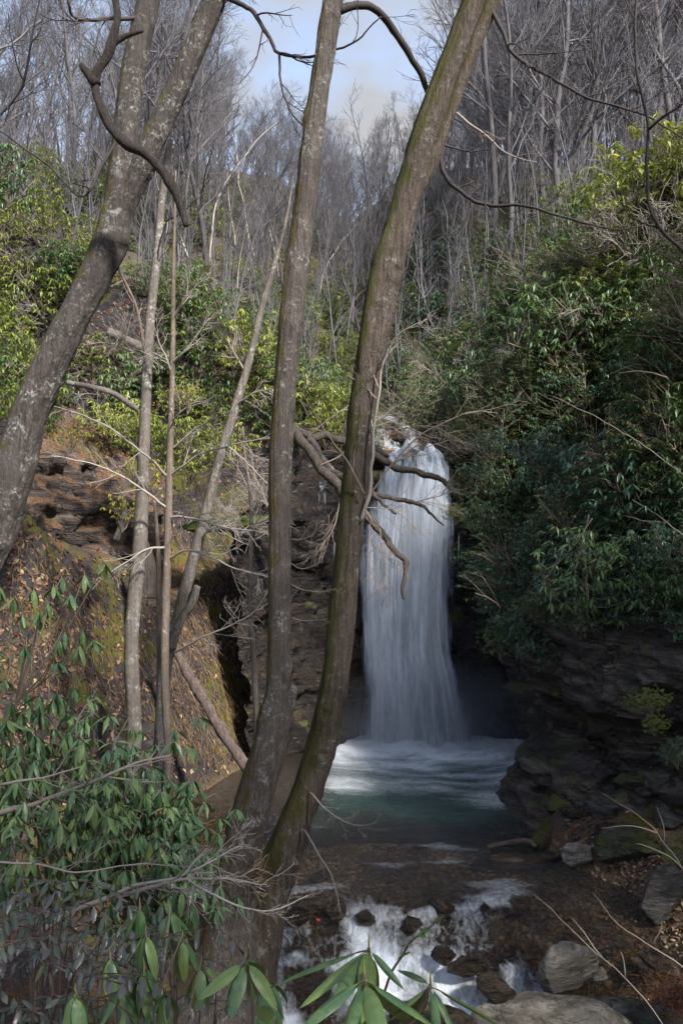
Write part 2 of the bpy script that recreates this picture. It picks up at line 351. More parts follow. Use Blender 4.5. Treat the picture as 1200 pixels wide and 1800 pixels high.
M['moss'] = mat_plain('moss', (0.025, 0.038, 0.01), (0.075, 0.1, 0.02), 9, 0.95, 0.6)
def mat_ground():
    m = new_mat('forest_floor'); g = NT(m); v = gen_pos(g)
    fine = g.noise(v, 34.0, 4, 0.65); mid = g.noise(v, 6.0, 6, 0.7); big = g.noise(v, 0.9, 5, 0.6)
    lit = g.ramp(fine, [(0.25, (0.026, 0.018, 0.016)), (0.45, (0.066, 0.046, 0.039)), (0.6, (0.10, 0.08, 0.07)), (0.78, (0.19, 0.155, 0.135))])
    soil = g.mix(mid, (0.02, 0.016, 0.016), (0.075, 0.065, 0.07))
    nz = g.n('SeparateXYZ', {0: g.n('NewGeometry').outputs['Normal']}).outputs['Z']
    c = g.mix(g.ramp(g.math('ADD', mid, g.math('MULTIPLY', nz, 0.25)), [(0.56, 0.0), (0.72, 1.0)]), soil, lit)
    big2 = g.noise(v, 1.7, 6, 0.65, 0.6)
    rust = g.ramp(g.noise(g.mapping(v, (30.0, 30.0, 7.0)), 1.0, 4, 0.6), [(0.3, (0.045, 0.022, 0.012)), (0.55, (0.14, 0.07, 0.028)), (0.75, (0.24, 0.14, 0.055))])
    low = g.ramp(g.math('MULTIPLY', g.n('SeparateXYZ', {0: v}).outputs['Z'], 0.1), [(0.6, 1.0), (0.85, 0.0)])
    c = g.mix(g.math('MULTIPLY', g.ramp(big2, [(0.48, 0.0), (0.58, 0.9)]), low), c, rust)
    rk = g.ramp(g.noise(g.mapping(v, (2.0, 2.0, 5.0)), 2.0, 8, 0.7, 0.5), [(0.3, (0.012, 0.010, 0.011)), (0.55, (0.04, 0.034, 0.036)), (0.75, (0.09, 0.08, 0.085))])
    steep = g.ramp(g.math('ADD', nz, g.math('MULTIPLY', g.math('SUBTRACT', mid, 0.5), 0.9)), [(0.42, 1.0), (0.58, 0.0)])
    c = g.mix(steep, c, rk)
    c = g.mix(g.ramp(g.math('ADD', big, g.math('MULTIPLY', mid, 0.4)), [(0.72, 0.0), (0.82, 0.85)]), c, g.mix(fine, (0.04, 0.045, 0.008), (0.13, 0.125, 0.02)))
    sz = g.n('SeparateXYZ', {0: v}).outputs['Z']
    wet = g.ramp(g.math('ADD', sz, g.math('MULTIPLY', mid, 0.3)), [(0.12, 1.0), (0.45, 0.0)])
    c = g.mix(wet, c, g.ramp(fine, [(0.3, (0.03, 0.021, 0.012)), (0.5, (0.11, 0.078, 0.042)), (0.72, (0.26, 0.19, 0.11))]))
    p = g.n('BsdfPrincipled', {'Base Color': c, 'Roughness': 0.85, 'Specular IOR Level': 0.2, 'Normal': g.bump(g.math('ADD', fine, mid), 0.7, 0.05)})
    g.out(p.outputs[0]); return m
M['ground'] = mat_ground()
M['pebble'] = mat_plain('pebble', (0.07, 0.052, 0.034), (0.33, 0.25, 0.16), 14, 0.5, 0.1, attr=True)
def mat_water():
    m = new_mat('water'); g = NT(m); v = gen_pos(g)
    vs = g.mapping(v, (3.0, 7.0, 3.0))
    rip = g.noise(vs, 2.2, 6, 0.6, 0.8)
    rip2 = g.noise(g.mapping(v, (14.0, 22.0, 14.0)), 1.0, 5, 0.6, 0.4)
    nrm = g.bump(g.math('ADD', rip, g.math('MULTIPLY', rip2, 0.5)), 1.0, 0.12)
    fr = g.n('Fresnel', {'IOR': 1.33, 'Normal': nrm}).outputs[0]
    gl = g.n('BsdfGlossy', {'Color': (0.9, 0.93, 1, 1), 'Roughness': 0.12, 'Normal': nrm})
    tr = g.n('BsdfTransparent', {'Color': (0.82, 0.74, 0.6, 1)})
    clear = g.n('MixShader', {0: g.math('ADD', fr, 0.05), 1: tr.outputs[0], 2: gl.outputs[0]})
    body = g.n('BsdfPrincipled', {'Base Color': g.mix(g.attr('teal'), g.mix(rip, (0.008, 0.006, 0.004, 1), (0.05, 0.036, 0.022, 1)), g.mix(rip, (0.02, 0.05, 0.044, 1), (0.095, 0.165, 0.145, 1))), 'Roughness': 0.15, 'Normal': nrm})
    deep = g.n('MixShader', {0: g.attr('deep'), 1: clear.outputs[0], 2: body.outputs[0]})
    fn = g.noise(g.mapping(v, (3.0, 8.0, 3.0)), 2.4, 9, 0.72, 1.6)
    fn2 = g.noise(g.mapping(v, (7.0, 2.6, 5.0)), 1.5, 6, 0.62, 1.5)
    fn = g.n('MixRGB', {'Fac': g.attr('rap'), 'Color1': fn, 'Color2': fn2}).outputs['Color']
    fm = g.ramp(g.math('ADD', g.math('SUBTRACT', g.attr('foam_glint'), 0.5), fn), [(0.30, 0.0), (0.55, 0.25), (0.8, 0.62), (1.1, 1.0)])
    fbm_ = g.n('BsdfPrincipled', {'Base Color': (0.8, 0.84, 0.88, 1), 'Roughness': 0.6, 'Normal': g.bump(fn, 0.6, 0.05)})
    g.out(g.n('MixShader', {0: fm, 1: deep.outputs[0], 2: fbm_.outputs[0]}).outputs[0]); return m
M['water'] = mat_water()
def mat_fall(name, lo, hi, sx=9.0, sz=0.55):
    m = new_mat(name); g = NT(m); v = g.n('TexCoord').outputs['Object']
    a = g.noise(g.mapping(v, (sx, sx * 0.5, sz)), 1.0, 7, 0.62, 0.25)
    b = g.noise(g.mapping(v, (sx * 3.2, sx, sz * 1.3)), 1.0, 5, 0.6, 0.15)
    d = g.attr('dens')
    s = g.math('ADD', g.math('ADD', g.math('MULTIPLY', a, 0.82), g.math('MULTIPLY', b, 0.18)), g.math('SUBTRACT', d, 0.5))
    al = g.ramp(s, [(lo, 0.0), (hi, 1.0)])
    h = g.math('ADD', a, g.math('MULTIPLY', b, 0.5))
    p = g.n('BsdfPrincipled', {'Base Color': g.mix(g.ramp(s, [(0.3, 0.0), (0.75, 1.0)]), (0.62, 0.69, 0.8), (0.92, 0.94, 0.97)), 'Roughness': 0.55, 'Specular IOR Level': 0.3, 'Normal': g.bump(h, 0.45, 0.08)})
    tl = g.n('BsdfTranslucent', {'Color': (0.8, 0.86, 0.95, 1)})
    body = g.n('MixShader', {0: 0.3, 1: p.outputs[0], 2: tl.outputs[0]})
    tr = g.n('BsdfTransparent')
    g.out(g.n('MixShader', {0: al, 1: tr.outputs[0], 2: body.outputs[0]}).outputs[0]); return m
M['fall'] = mat_fall('falling_water', 0.14, 0.54)
M['fall_veil'] = mat_fall('falling_veil', 0.40, 0.85, 14.0, 0.4)
M['cascade'] = mat_fall('cascade_water', 0.35, 0.7, 12.0, 1.2)

# ------------------------------------------------------------------ the shape of the land
YL = [-60, 3, 6, 8, 10, 11.5, 12.6, 14, 15.3, 16.4, 17.3, 18.2, 20, 26, 60, 300]
XL = [-2, -0.2, -0.3, -0.55, -1.1, -2.6, -3.0, -2.35, -1.75, -1.2, -0.5, 0.2, 0.1, 0.2, 1.0, 1.0]
YR = [-60, 4, 9, 10.2, 11.3, 12.2, 13, 13.8, 15, 16, 17, 17.8, 18.6, 20, 26, 60, 300]
XR = [25, 11, 6.6, 5.6, 4.7, 3.95, 3.4, 3.2, 3.6, 4.15, 4.25, 3.6, 2.9, 2.6, 2.2, 1.4, 1.4]
YS = [-60, 6, 8, 9.2, 10.2, 11.4, 12.3, 13.0]; XS = [4.2, 4.2, 4.1, 3.9, 3.7, 2.9, 2.7, 3.1]   # right water edge in front of the cliff
YB = [-60, 6, 8.2, 9.4, 10.2, 12.4, 13.4, 15, 17.2, 17.9, 18.5, 19.2, 20.2, 20.8, 26, 50, 90, 130, 300]
ZB = [-1.3, -1.1, -0.95, -0.72, -0.2, -0.22, -0.7, -1.3, -1.2, -0.8, 5.9, 6.25, 6.5, 7.1, 8.2, 19.5, 38, 41, 5]
def H(x, y, noise=True):
    x = np.asarray(x, float); y = np.asarray(y, float)
    yb = y + 1.1 * perlin(XYZ(x * 0.55, y * 0.4, 7.3)) * sstep(9.8, 11, y) * sstep(16.5, 14.5, y)
    bed = np.interp(yb, YB, ZB); xl = np.interp(y, YL, XL); xr = np.interp(y, YR, XR); xs = np.minimum(np.interp(y, YS, XS), xr)
    dl = xl - x; dr = x - xr; ds = x - xs
    # left: near bank below the camera, gorge wall, upper valley
    base = np.maximum(3.4 - 0.45 * np.maximum(y - 0.3, 0), 0.45)
    near = sstep(0, 1.0, dl) * (base - bed) + 0.22 * np.maximum(dl - 0.8, 0)
    gor = np.interp(dl, [0, 0.3, 0.9, 1.9, 2.7, 3.1, 4.6, 8, 20, 60, 150], [0, 1.3, 2.7, 5.0, 5.5, 6.6, 8.0, 11.0, 18.5, 36, 40]) + 0.0 * y
    upp = np.interp(dl, [0, 1, 4, 8, 20, 60, 150], [0, 0.7, 2.2, 4.4, 9.5, 22, 26])
    wn_, wu = sstep(10.6, 12.6, y), sstep(17.2, 19.2, y)
    L = (near * (1 - wn_) + gor * wn_) * (1 - wu) + upp * wu
    gr = np.interp(dr, [0, 0.75, 1.15, 1.6, 3.9, 9, 20, 60, 150], [0, 0.4, 4.6, 5.6, 10.0, 14, 22, 48, 52])
    ur = np.interp(dr, [0, 0.6, 2.4, 4.5, 8, 20, 60, 150], [0, 0.8, 2.0, 4.4, 6.8, 13.5, 30, 34])
    R = gr * (1 - wu) + ur * wu
    shelf = np.where(y < 13.2, sstep(0, 0.8, ds) * np.maximum(0.55 - bed - 0.25, 0) * (1 - 0.0) + 0.16 * np.clip(ds, 0, 6), 0)
    lowr = sstep(9, 4, y)                                  # the right bank sinks towards the camera side
    R = R * (1 - 0.75 * lowr)
    h = bed + np.where(dl > 0, L, 0) + np.where(dr > 0, R, 0) + np.where(ds > 0, shelf, 0)
    front = 3.4 - 0.6 * np.maximum(y - 0.3, 0)             # the bank the camera stands on
    h = np.maximum(h, np.where(y < 7, front, -9))
    cap = 5 + 0.43 * y + 0.0 * x; far_ = sstep(20, 30, y)
    h = np.where(h > cap - 2, h * (1 - far_) + far_ * (cap - 2 + 2 * np.tanh((h - cap + 2) / 2)), h)
    if noise:
        away = np.clip(np.maximum(dl, np.maximum(ds, dr)) + 0.15, 0, 1)
        p = XYZ(x, y, 0)
        h = h + away * (0.5 * fbm(p * 0.35, 3) * np.clip(np.abs(x) / 4, 0.3, 3) + 0.16 * fbm(p * 1.6 + 5, 4)) + 0.05 * fbm(p * 3.1 + 9, 3)
    return h
def ground_hit(px, py, y0=8.0, y1=120.0):
    """where the ray through a photo pixel meets the ground"""
    ys = np.concatenate([np.arange(y0, 30, 0.1), np.arange(30, y1, 0.5)])
    x = (px - 600) / F * ys; z = CAMZ + (900 - py) / F * ys
    k = np.where(H(x, ys, False) > z)[0]
    if len(k) == 0: return None
    y = ys[k[0]]; xx = (px - 600) / F * y
    return np.array([xx, y, float(H(np.array(xx), np.array(y)))])

def surface_hit(px, py, y0=8.0):
    g_ = ground_hit(px, py, y0); d = Vector(P(px, py, 1.0)) - Vector((0, 0, CAMZ))
    loc = RCB.ray_cast(Vector((0, 0, CAMZ)), d)[0]
    if loc is not None and (g_ is None or loc.y < g_[1]): return np.array(loc)
    return g_
def axis(lo, hi, dlo, dhi, d, g=1.12):
    a = [dlo]
    s = d
    while a[-1] > lo: s *= g; a.append(a[-1] - s)
    b = [dhi]; s = d
    while b[-1] < hi: s *= g; b.append(b[-1] + s)
    return np.concatenate([np.array(a[1:][::-1]), np.arange(dlo, dhi, d), np.array(b)])
gx = axis(-300, 300, -7.5, 7.0, 0.065); gy = axis(-60, 320, 6.5, 20.5, 0.065)
GX, GY = np.meshgrid(gx, gy)
GZ = H(GX, GY)
def grid_quads(ny, nx):
    i = np.arange(ny - 1)[:, None] * nx; j = np.arange(nx - 1)[None, :]
    return np.stack([i + j, i + j + 1, i + nx + j + 1, i + nx + j], -1).reshape(-1, 4)
gnd = link('ground', make_mesh('ground', np.stack([GX, GY, GZ], -1).reshape(-1, 3), quads=grid_quads(len(gy), len(gx)), mats=[M['ground']]))
tag(gnd, kind='structure', label='brown leaf covered forest floor and wooded hillsides round the gorge')

# rock walls: a surface swept along a base line, with ledges and bedding
def rock_wall(name, base, zlo, ztop, prof, mat, amp=0.35, seed=0, step=0.055, lean=None):
    b = spline(np.array(base, float), n=40); seg = np.r_[0, np.cumsum(np.linalg.norm(np.diff(b[:, :2], axis=0), axis=1))]
    nu = int(seg[-1] / step); u = np.linspace(0, seg[-1], nu); t = u / seg[-1]
    bx, by = np.interp(u, seg, b[:, 0]), np.interp(u, seg, b[:, 1])
    tx, ty = np.gradient(bx), np.gradient(by); l = np.hypot(tx, ty); nxv, nyv = -ty / l, tx / l      # normal to the left of travel
    top = np.interp(t, *zip(*ztop)) if isinstance(ztop, list) else np.full(nu, ztop)
    nv = int((top.max() - zlo) / step); v = np.linspace(0, 1, nv)
    Z = zlo + (top[None, :] - zlo) * v[:, None]
    X = np.broadcast_to(bx, Z.shape); Yy = np.broadcast_to(by, Z.shape)
    off = prof(t[None, :], Z)
    strat = Z * 1.0 + 0.22 * X - 0.16 * Yy + 0.25 * perlin(XYZ(X * 0.5, Yy * 0.5, Z * 0.5) + seed)
    bed = np.floor(strat * 2.6 + 0.6 * perlin(XYZ(X, Yy, Z) * 1.1 + seed)); fr = strat * 2.6 - bed
    led = perlin(XYZ(X * 0.35, Yy * 0.35, bed * 3.7) + seed) * 0.5 + perlin(XYZ(X * 1.5, Yy * 1.5, bed * 5.1) + seed) * 0.28
    pp = XYZ(X, Yy, Z)
    U_ = np.broadcast_to(u, Z.shape); wq = fbm(pp * 1.3 + seed + 3, 3)
    for fq, am in ((0.7, .55), (1.7, .3), (4.0, .13)):
        ci = np.floor(U_ * fq + 0.9 * wq * fq ** .5 + 0.37 * np.floor(strat * fq * 1.7 + wq)); cj = np.floor(strat * fq * 1.7 + wq)
        hsh = np.sin(ci * 127.1 + cj * 311.7 + seed * 7.3) * 43758.5453; hsh = hsh - np.floor(hsh)
        off = off + amp * am * (hsh - .5)
    off = off + amp * (0.9 * led + 0.8 * fbm(pp * 0.7 + seed, 3) + 0.35 * ridged(pp * 1.9 + seed, 4) + 0.10 * fbm(pp * 7 + seed, 3))
    V = np.stack([X + nxv[None, :] * off, Yy + nyv[None, :] * off, Z], -1)
    return make_mesh(name, V.reshape(-1, 3), quads=grid_quads(nv, nu), mats=[mat])
# fall cliff: from the left recess, behind the fall, to the corner on the right (normal faces the camera)
fc_base = [(-1.9, 15.4), (-1.1, 16.6), (-0.35, 17.3), (0.4, 17.95), (1.2, 18.25), (2.2, 18.3), (3.0, 18.15), (3.9, 17.75)]
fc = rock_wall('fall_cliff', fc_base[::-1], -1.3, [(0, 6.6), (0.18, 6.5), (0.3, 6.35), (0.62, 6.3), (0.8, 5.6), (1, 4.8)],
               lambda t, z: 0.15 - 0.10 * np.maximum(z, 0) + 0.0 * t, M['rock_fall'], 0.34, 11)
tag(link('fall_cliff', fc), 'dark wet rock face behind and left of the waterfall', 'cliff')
def prow(t, z):
    k = np.interp(z, [-1, 0, 0.7, 1.15, 1.7, 1.95, 2.6, 3.4, 3.8, 5.5, 9], [0.45, 0.4, 0.1, -0.5, -0.5, 0.0, 0.12, -0.05, -0.5, -1.0, -2.8])
    s = np.interp(z, [-1, 0, 2, 4, 10], [0.2, 0.2, 0.05, -0.2, -1.4])
    wgt = sstep(0.28, 0.42, t) * 1.0
    return s * (1 - wgt) + k * wgt
rc_base = [(3.2, 18.3), (3.9, 17.8), (4.35, 17.0), (4.25, 16.0), (3.75, 15.0), (3.35, 14.0), (3.55, 13.1), (4.1, 12.3), (4.9, 11.4), (5.9, 10.3), (7.2, 9.0)]
rc = rock_wall('right_cliff', rc_base[::-1], -1.2, [(0, 4.0), (0.3, 4.3), (0.5, 4.5), (0.7, 4.8), (0.85, 5.6), (1, 6.4)],
               lambda t, z: prow(1 - t, z), M['rock_cliff'], 0.46, 23)
from mathutils.bvhtree import BVHTree
RCB = BVHTree.FromPolygons([v.co[:] for v in rc.vertices], [p.vertices[:] for p in rc.polygons])
tag(link('rock_cliff', rc), 'mossy layered cliff with overhanging ledge right of the plunge pool', 'cliff')
lo_base = [(-7.2, 12.6), (-5.9, 13.5), (-5.0, 14.4), (-4.3, 15.2), (-3.9, 16.0)]
lo = rock_wall('left_outcrop', lo_base[::-1], 2.2, [(0, 5.2), (0.3, 6.0), (0.7, 6.7), (1, 6.7)], lambda t, z: 0.55 - 0.16 * (z - 3.0), M['rock_left'], 0.5, 31)
tag(link('rock_outcrop', lo), 'brown cracked rock outcrop behind the leaning forked tree on left bank', 'outcrop')

# ------------------------------------------------------------------ water
wx = np.arange(-4.2, 4.9, 0.035); wy = np.arange(5.5, 18.3, 0.035)
WX, WY = np.meshgrid(wx, wy)
lev = np.interp(WY + 0.35 * perlin(XYZ(WX * 1.3, WY * 0.6, 2)) , [5.5, 8.6, 9.0, 9.35, 9.8, 10.1, 10.35], [-0.72, -0.62, -0.56, -0.38, -0.3, -0.06, 0.0])
pw = XYZ(WX, WY, 0)
rap = np.exp(-((WY - 9.3) / 0.95) ** 2) * sstep(3.0, 1.8, WX)
d0 = np.hypot((WX - 1.65) / 1.35, (WY - 17.15) / 0.9)
rip = 0.012 * fbm(pw * np.array([2.0, 4.0, 1]), 3) + 0.02 * np.sin(d0 * 5.5 + 2 * perlin(pw * 0.8)) * np.exp(-d0 * 0.55) + 0.05 * fbm(pw * 3.0, 3) * np.exp(-d0 * 1.1)
WZ = lev + rip + np.exp(-(d0 / .75) ** 2) * (0.10 + 0.16 * fbm(pw * 2.4 + 21, 4)) + rap * (0.11 * fbm(pw * np.array([2.6, 1.9, 1]) + 4, 4) + 0.03 * ridged(pw * 5, 3))
warp = fbm(pw * 0.9 + 3, 3)
angn = fbm(XYZ(d0 * 2.6 + 0.9 * warp, np.arctan2(WX - 1.65, 17.15 - WY) * 1.2, 0), 4)
foam_glint = 0.62 * np.exp(-(d0 / 2.3) ** 2) + 0.36 * sstep(12.6, 15.2, WY + .9 * warp) + 0.72 * angn * sstep(12.9, 14.6, WY) * np.exp(-d0 * .12)
foam_glint += 0.55 * np.exp(-((WX - 2.75) / 0.55) ** 2 - ((WY - 13.9) / 0.55) ** 2) + 0.30 * np.exp(-((WX + 0.2) / 0.5) ** 2 - ((WY - 14.6) / 0.7) ** 2)
foam_glint += 0.22 * np.exp(-(d0 / 1.0) ** 2)
foam_glint *= np.where(WY > 12.4, 0.25 + 0.75 * sstep(-1.1, 0.15, WX), 1)
foam_glint += rap * (0.45 + 1.1 * fbm(pw * np.array([1.6, 1.1, 1]) + 8, 4)) * np.interp(WX, [-1, -0.6, 0.6, 1.6, 2.6], [0.9, 1.0, 0.9, 0.85, 0.4])
foam_glint += 0.6 * np.exp(-((WX - 1.15) / 0.45) ** 2 - ((WY - 8.7) / 0.5) ** 2)
foam_glint += (0.12 + 0.30 * sstep(.0, .45, fbm(pw * np.array([.7, 2.4, 1]) + 31, 4))) * sstep(13.4, 12.4, WY) * sstep(3.2, 2.4, WX)  # thin riffle foam plus painted glints on the shallow run
WYB = WY + 1.1 * perlin(XYZ(WX * 0.55, WY * 0.4, 7.3)) + .3 * warp
deep = sstep(12.2, 13.6, WYB) * 0.93 + 0.04 * rap
teal = sstep(12.2, 13.5, WYB) * sstep(-0.7, 0.3, WX + .4 * warp)
deep = np.maximum(deep, 0.08 + 0.3 * warp) * np.where(WX > 2.7 + .3 * warp, .8, 1)
wm = make_mesh('stream_water', np.stack([WX, WY, WZ], -1).reshape(-1, 3), quads=grid_quads(len(wy), len(wx)), attrs={'foam_glint': foam_glint, 'deep': deep, 'teal': teal, 'rap': np.clip(rap * 1.6, 0, 1)}, mats=[M['water']])
tag(link('stream_water', wm), kind='structure', label='green plunge pool running out into a shallow rocky stream')

def fall_sheet(name, rows, amp, mat, dens, bulge=0.4, nu=130, nv=220, seed=0, yoff=0.0, lipamp=0.0):
    """rows: (Y, z, px_left, px_right) down the fall"""
    r = spline(np.array(rows, float), n=30); s = np.linspace(0, 1, len(r)); v = np.linspace(0, 1, nv)
    Y = np.interp(v, s, r[:, 0]) + yoff; Z = np.interp(v, s, r[:, 1]); a = (np.interp(v, s, r[:, 2]) - 600) / F * Y; b = (np.interp(v, s, r[:, 3]) - 600) / F * Y
    u = np.linspace(0, 1, nu)[None, :]; e = 2 * u - 1
    X = a[:, None] + (b - a)[:, None] * u
    Yy = Y[:, None] - bulge * np.sqrt(np.clip(1 - e ** 2, 0, 1)) + 0.1 * bulge
    st = fbm(XYZ(u * 9 + 0 * X, Z[:, None] * 0.22, seed), 4) + 0.5 * fbm(XYZ(u * 25 + 0 * X, Z[:, None] * 0.25, seed + 4), 3)
    Yy = Yy - amp * st
    X = X + 0.05 * fbm(XYZ(u * 4, Z[:, None] * 0.8, seed + 9), 3)
    D = dens(u, v[:, None], Z[:, None]) + 0.42 * fbm(XYZ(u * 3.6 + 0 * X, Z[:, None] * 0.33, seed + 2), 4)
    Zz = Z[:, None] + lipamp * (fbm(XYZ(u * 4 + 0 * X, 0, seed + 3), 3) - .35 * e ** 2) * sstep(.35, .05, v)[:, None]
    V = np.stack([X, Yy, Zz], -1)
    return make_mesh(name, V.reshape(-1, 3), quads=grid_quads(nv, nu), attrs={'dens': D}, mats=[mat])
edge = lambda u, k: sstep(0, k, u) * sstep(0, k, 1 - u)
rows = [(19.8, 6.5, 676, 780), (18.9, 6.5, 664, 792), (18.5, 6.42, 656, 806), (18.2, 6.0, 644, 816), (18.05, 5.0, 630, 812), (17.9, 3.4, 622, 806), (17.8, 2.1, 624, 808), (17.72, 1.4, 626, 824), (17.62, 0.7, 626, 838), (17.5, 0.0, 622, 850), (17.45, -0.2, 618, 856)]
wf = empty('waterfall', (1.6, 17.6, 0), label='tall white waterfall pouring over dark rock into the plunge pool', cat='waterfall')
def child_mesh(name, me, parent):
    o = link(name, me, parent); o.matrix_parent_inverse = Matrix.Translation(-Vector(parent.location)); KIDS.setdefault(parent.name, []).append(o); return o
child_mesh('main_sheet', fall_sheet('main_sheet', rows, 0.10, M['fall'], lambda u, v, z: 0.60 * edge(u, 0.25) + 0.06 - 0.40 * np.exp(-((v - 0.24) / 0.12) ** 2) + 0.10 * np.exp(-((u - .58) / .16) ** 2) * sstep(.3, .5, v) + 0.12 * sstep(.6, 1, v), 0.30, seed=1, lipamp=.55), wf)
child_mesh('outer_veil', fall_sheet('outer_veil', rows[2:], 0.16, M['fall_veil'], lambda u, v, z: 0.55 * edge(u, 0.4) + 0.14 - 0.2 * sstep(.25, .0, v), 0.50, seed=5, yoff=-0.12, lipamp=.5), wf)
rows_c = [(17.9, 5.75, 545, 600), (17.35, 5.5, 540, 606), (17.1, 5.0, 535, 612), (16.95, 4.5, 530, 625), (16.85, 3.9, 528, 632)]
sc_ = empty('side_cascade', (-0.4, 17.2, 4), label='thin side cascade seen between the two bare trunks', cat='cascade')
child_mesh('water_sheet', fall_sheet('side_cascade_sheet', rows_c, 0.12, M['cascade'], lambda u, v, z: 0.30 * edge(u, 0.4) + 0.0, 0.3, nu=60, nv=60, seed=12), sc_)
rows_u = [(24.5, 7.98, 606, 700), (22.8, 7.62, 602, 716), (21.4, 7.34, 598, 735), (20.95, 7.24, 596, 745), (20.6, 7.05, 594, 756), (20.25, 6.72, 596, 768), (19.7, 6.55, 610, 785), (19.0, 6.48, 650, 800)]
uc = empty('upper_cascade', (1.0, 20.5, 6.6), label='small white cascade above the lip of the waterfall', cat='cascade')
child_mesh('water_sheet', fall_sheet('upper_cascade_sheet', rows_u, 0.15, M['cascade'], lambda u, v, z: 0.36 * edge(u, 0.25) + 0.04, 0.12, nu=80, nv=90, seed=14), uc)

# ------------------------------------------------------------------ stones
def ico(sub):
    import bmesh
    bm = bmesh.new(); bmesh.ops.create_icosphere(bm, subdivisions=sub, radius=1.0)
    V = np.array([v.co[:] for v in bm.verts]); T = np.array([[v.index for v in f.verts] for f in bm.faces]); bm.free(); return V, T
ICO5, ICO4, ICO1 = ico(5), ico(4), ico(1)
def rock_mesh(name, size, mat, seed, planes=12, noise=0.10, ic=None, flat_top=None):
    r = np.random.RandomState(seed); V, T = ic or ICO5; V = V * 1.25
    if flat_top is not None: V = np.sign(V) * np.abs(V) ** 0.6; V[:, 0] += 0.25 * V[:, 1]
    for k in range(planes):
        n = unit(r.normal(size=3)); d = r.uniform(0.55, 0.95)
        dd = V @ n - d; V = V - np.maximum(dd, 0)[:, None] * n * 0.94
    if flat_top is not None:
        n = unit(flat_top); dd = V @ n - 0.5; V = V - np.maximum(dd, 0)[:, None] * n * 0.96
    nn = V / np.linalg.norm(V, axis=1)[:, None]
    V = V + nn * (noise * fbm(V * 1.8 + seed * 3.1, 5) + 0.6 * noise * ridged(V * np.array([3, 3, 8]) + seed, 4) + 0.03 * fbm(V * 16, 3))[:, None]
    return make_mesh(name, V * np.array(size) * 0.9, tris=T, mats=[mat])
def rock(name, px, py, Y, size, mat, seed, label, rz=0.0, group=None, z=None, **k):
    o = link(name, rock_mesh(name, size, M[mat], seed, **k)); p = P(px, py, Y)
    zg = float(H(np.array(p[0]), np.array(p[1]))) + .3 * size[2]
    o.location = (p[0], p[1], max(p[2], zg) if Y < 17 else p[2]); o.rotation_euler = (random.uniform(-.15, .15), random.uniform(-.15, .15), rz)
    return tag(o, label, 'boulder' if max(size) > 0.25 else 'stone', group)
rock('boulder', 1002, 1702, 9.0, (0.36, 0.32, 0.27), 'boulder_pale', 5, 'pale angular boulder standing in the stream behind the tilted slab', 0.4)
rock('rock_slab', 985, 1795, 8.25, (0.78, 0.34, 0.22), 'boulder_pale', 9, 'tilted pale rock slab with mossy side at the bottom edge of the stream', -0.55, flat_top=(-0.2, 0.1, 1), planes=8)
rock('rock_slab', 1110, 1800, 8.45, (0.85, 0.3, 0.2), 'boulder_grey', 14, 'long grey slab with ridged top in the bottom right corner', -0.35, flat_top=(-0.15, -0.1, 1), planes=8)
rock('boulder', 1022, 1526, 11.25, (0.25, 0.2, 0.17), 'boulder_pale', 21, 'rounded grey boulder with white top beside the dark flat ledge', 0.2, planes=5)
rock('rock_ledge', 925, 1508, 11.65, (0.75, 0.32, 0.13), 'boulder_wet', 24, 'dark flat wet ledge jutting into the shallow stream', -0.1, flat_top=(0, 0, 1))
rock('boulder', 1108, 1552, 10.9, (0.42, 0.4, 0.24), 'boulder_moss', 27, 'low mossy mound of rock at the right water edge', 0.2, planes=6)
rock('boulder', 1160, 1606, 10.1, (0.28, 0.26, 0.36), 'boulder_grey', 30, 'upright grey boulder with lichen at the right water edge', 0.1)
rock('moss_ledge', 385, 922, 14.9, (1.0, .5, .16), 'moss', 41, 'bright green mossy ledge under the bare bushes on the left bank', 0.4)
for k, (px, py, Y, sz, lb) in enumerate([(660, 800, 18.6, (.32, .4, .22), 'dark wet rock at the left end of the waterfall lip'), (742, 795, 18.75, (.2, .3, .14), 'dark rock splitting the water on the waterfall lip'), (812, 805, 18.5, (.36, .4, .34), 'dark wet rock at the right end of the waterfall lip'), (625, 775, 20.1, (.3, .3, .18), 'dark stone in the cascade above the lip'), (705, 772, 20.4, (.26, .3, .16), 'dark stone in the middle of the upper cascade')]):
    rock('boulder', px, py, Y, sz, 'boulder_wet', 150 + k, lb, k * 1.1, ic=ICO4)
rock('boulder', 1060, 1470, 12.1, (0.4, 0.32, 0.22), 'boulder_grey', 33, 'dim grey rock half buried in leaves under the cliff', 0.8)
rock('boulder', 765, 1795, 8.3, (0.55, 0.32, 0.2), 'boulder_wet', 36, 'wet dark brown rock at bottom centre behind the big leaves', -0.3, flat_top=(0, 0, 1))
for k, (px, py, Y, sz, mt_, lb) in enumerate([(985, 1448, 12.6, (.3, .25, .16), 'boulder_moss', 'mossy rock beside the mossy log end'), (1115, 1430, 12.2, (.34, .3, .2), 'boulder_moss', 'mossy block in the shade of the overhang'), (1175, 1480, 11.4, (.3, .26, .2), 'boulder_grey', 'grey block in dead leaves near the right edge'), (1075, 1515, 11.3, (.22, .2, .13), 'boulder_wet', 'dark stone between the white-topped boulder and mossy mound'),
        (1160, 1690, 9.3, (.22, .2, .12), 'boulder_wet', 'dark stone by the dead fern'), (1015, 1470, 12.1, (.26, .2, .12), 'boulder_wet', 'dark wet stone above the white-topped boulder'), (1190, 1560, 10.6, (.25, .22, .16), 'boulder_moss', 'mossy stone behind the upright grey boulder')]):
    rock('boulder', px, py, Y, sz, mt_, 130 + k, lb, k * .7, ic=ICO4)
rock('boulder', 1050, 1712, 8.9, (0.12, 0.1, 0.06), 'boulder_pale', 37, 'small flat pale stone touching the angular boulder', 0.3)
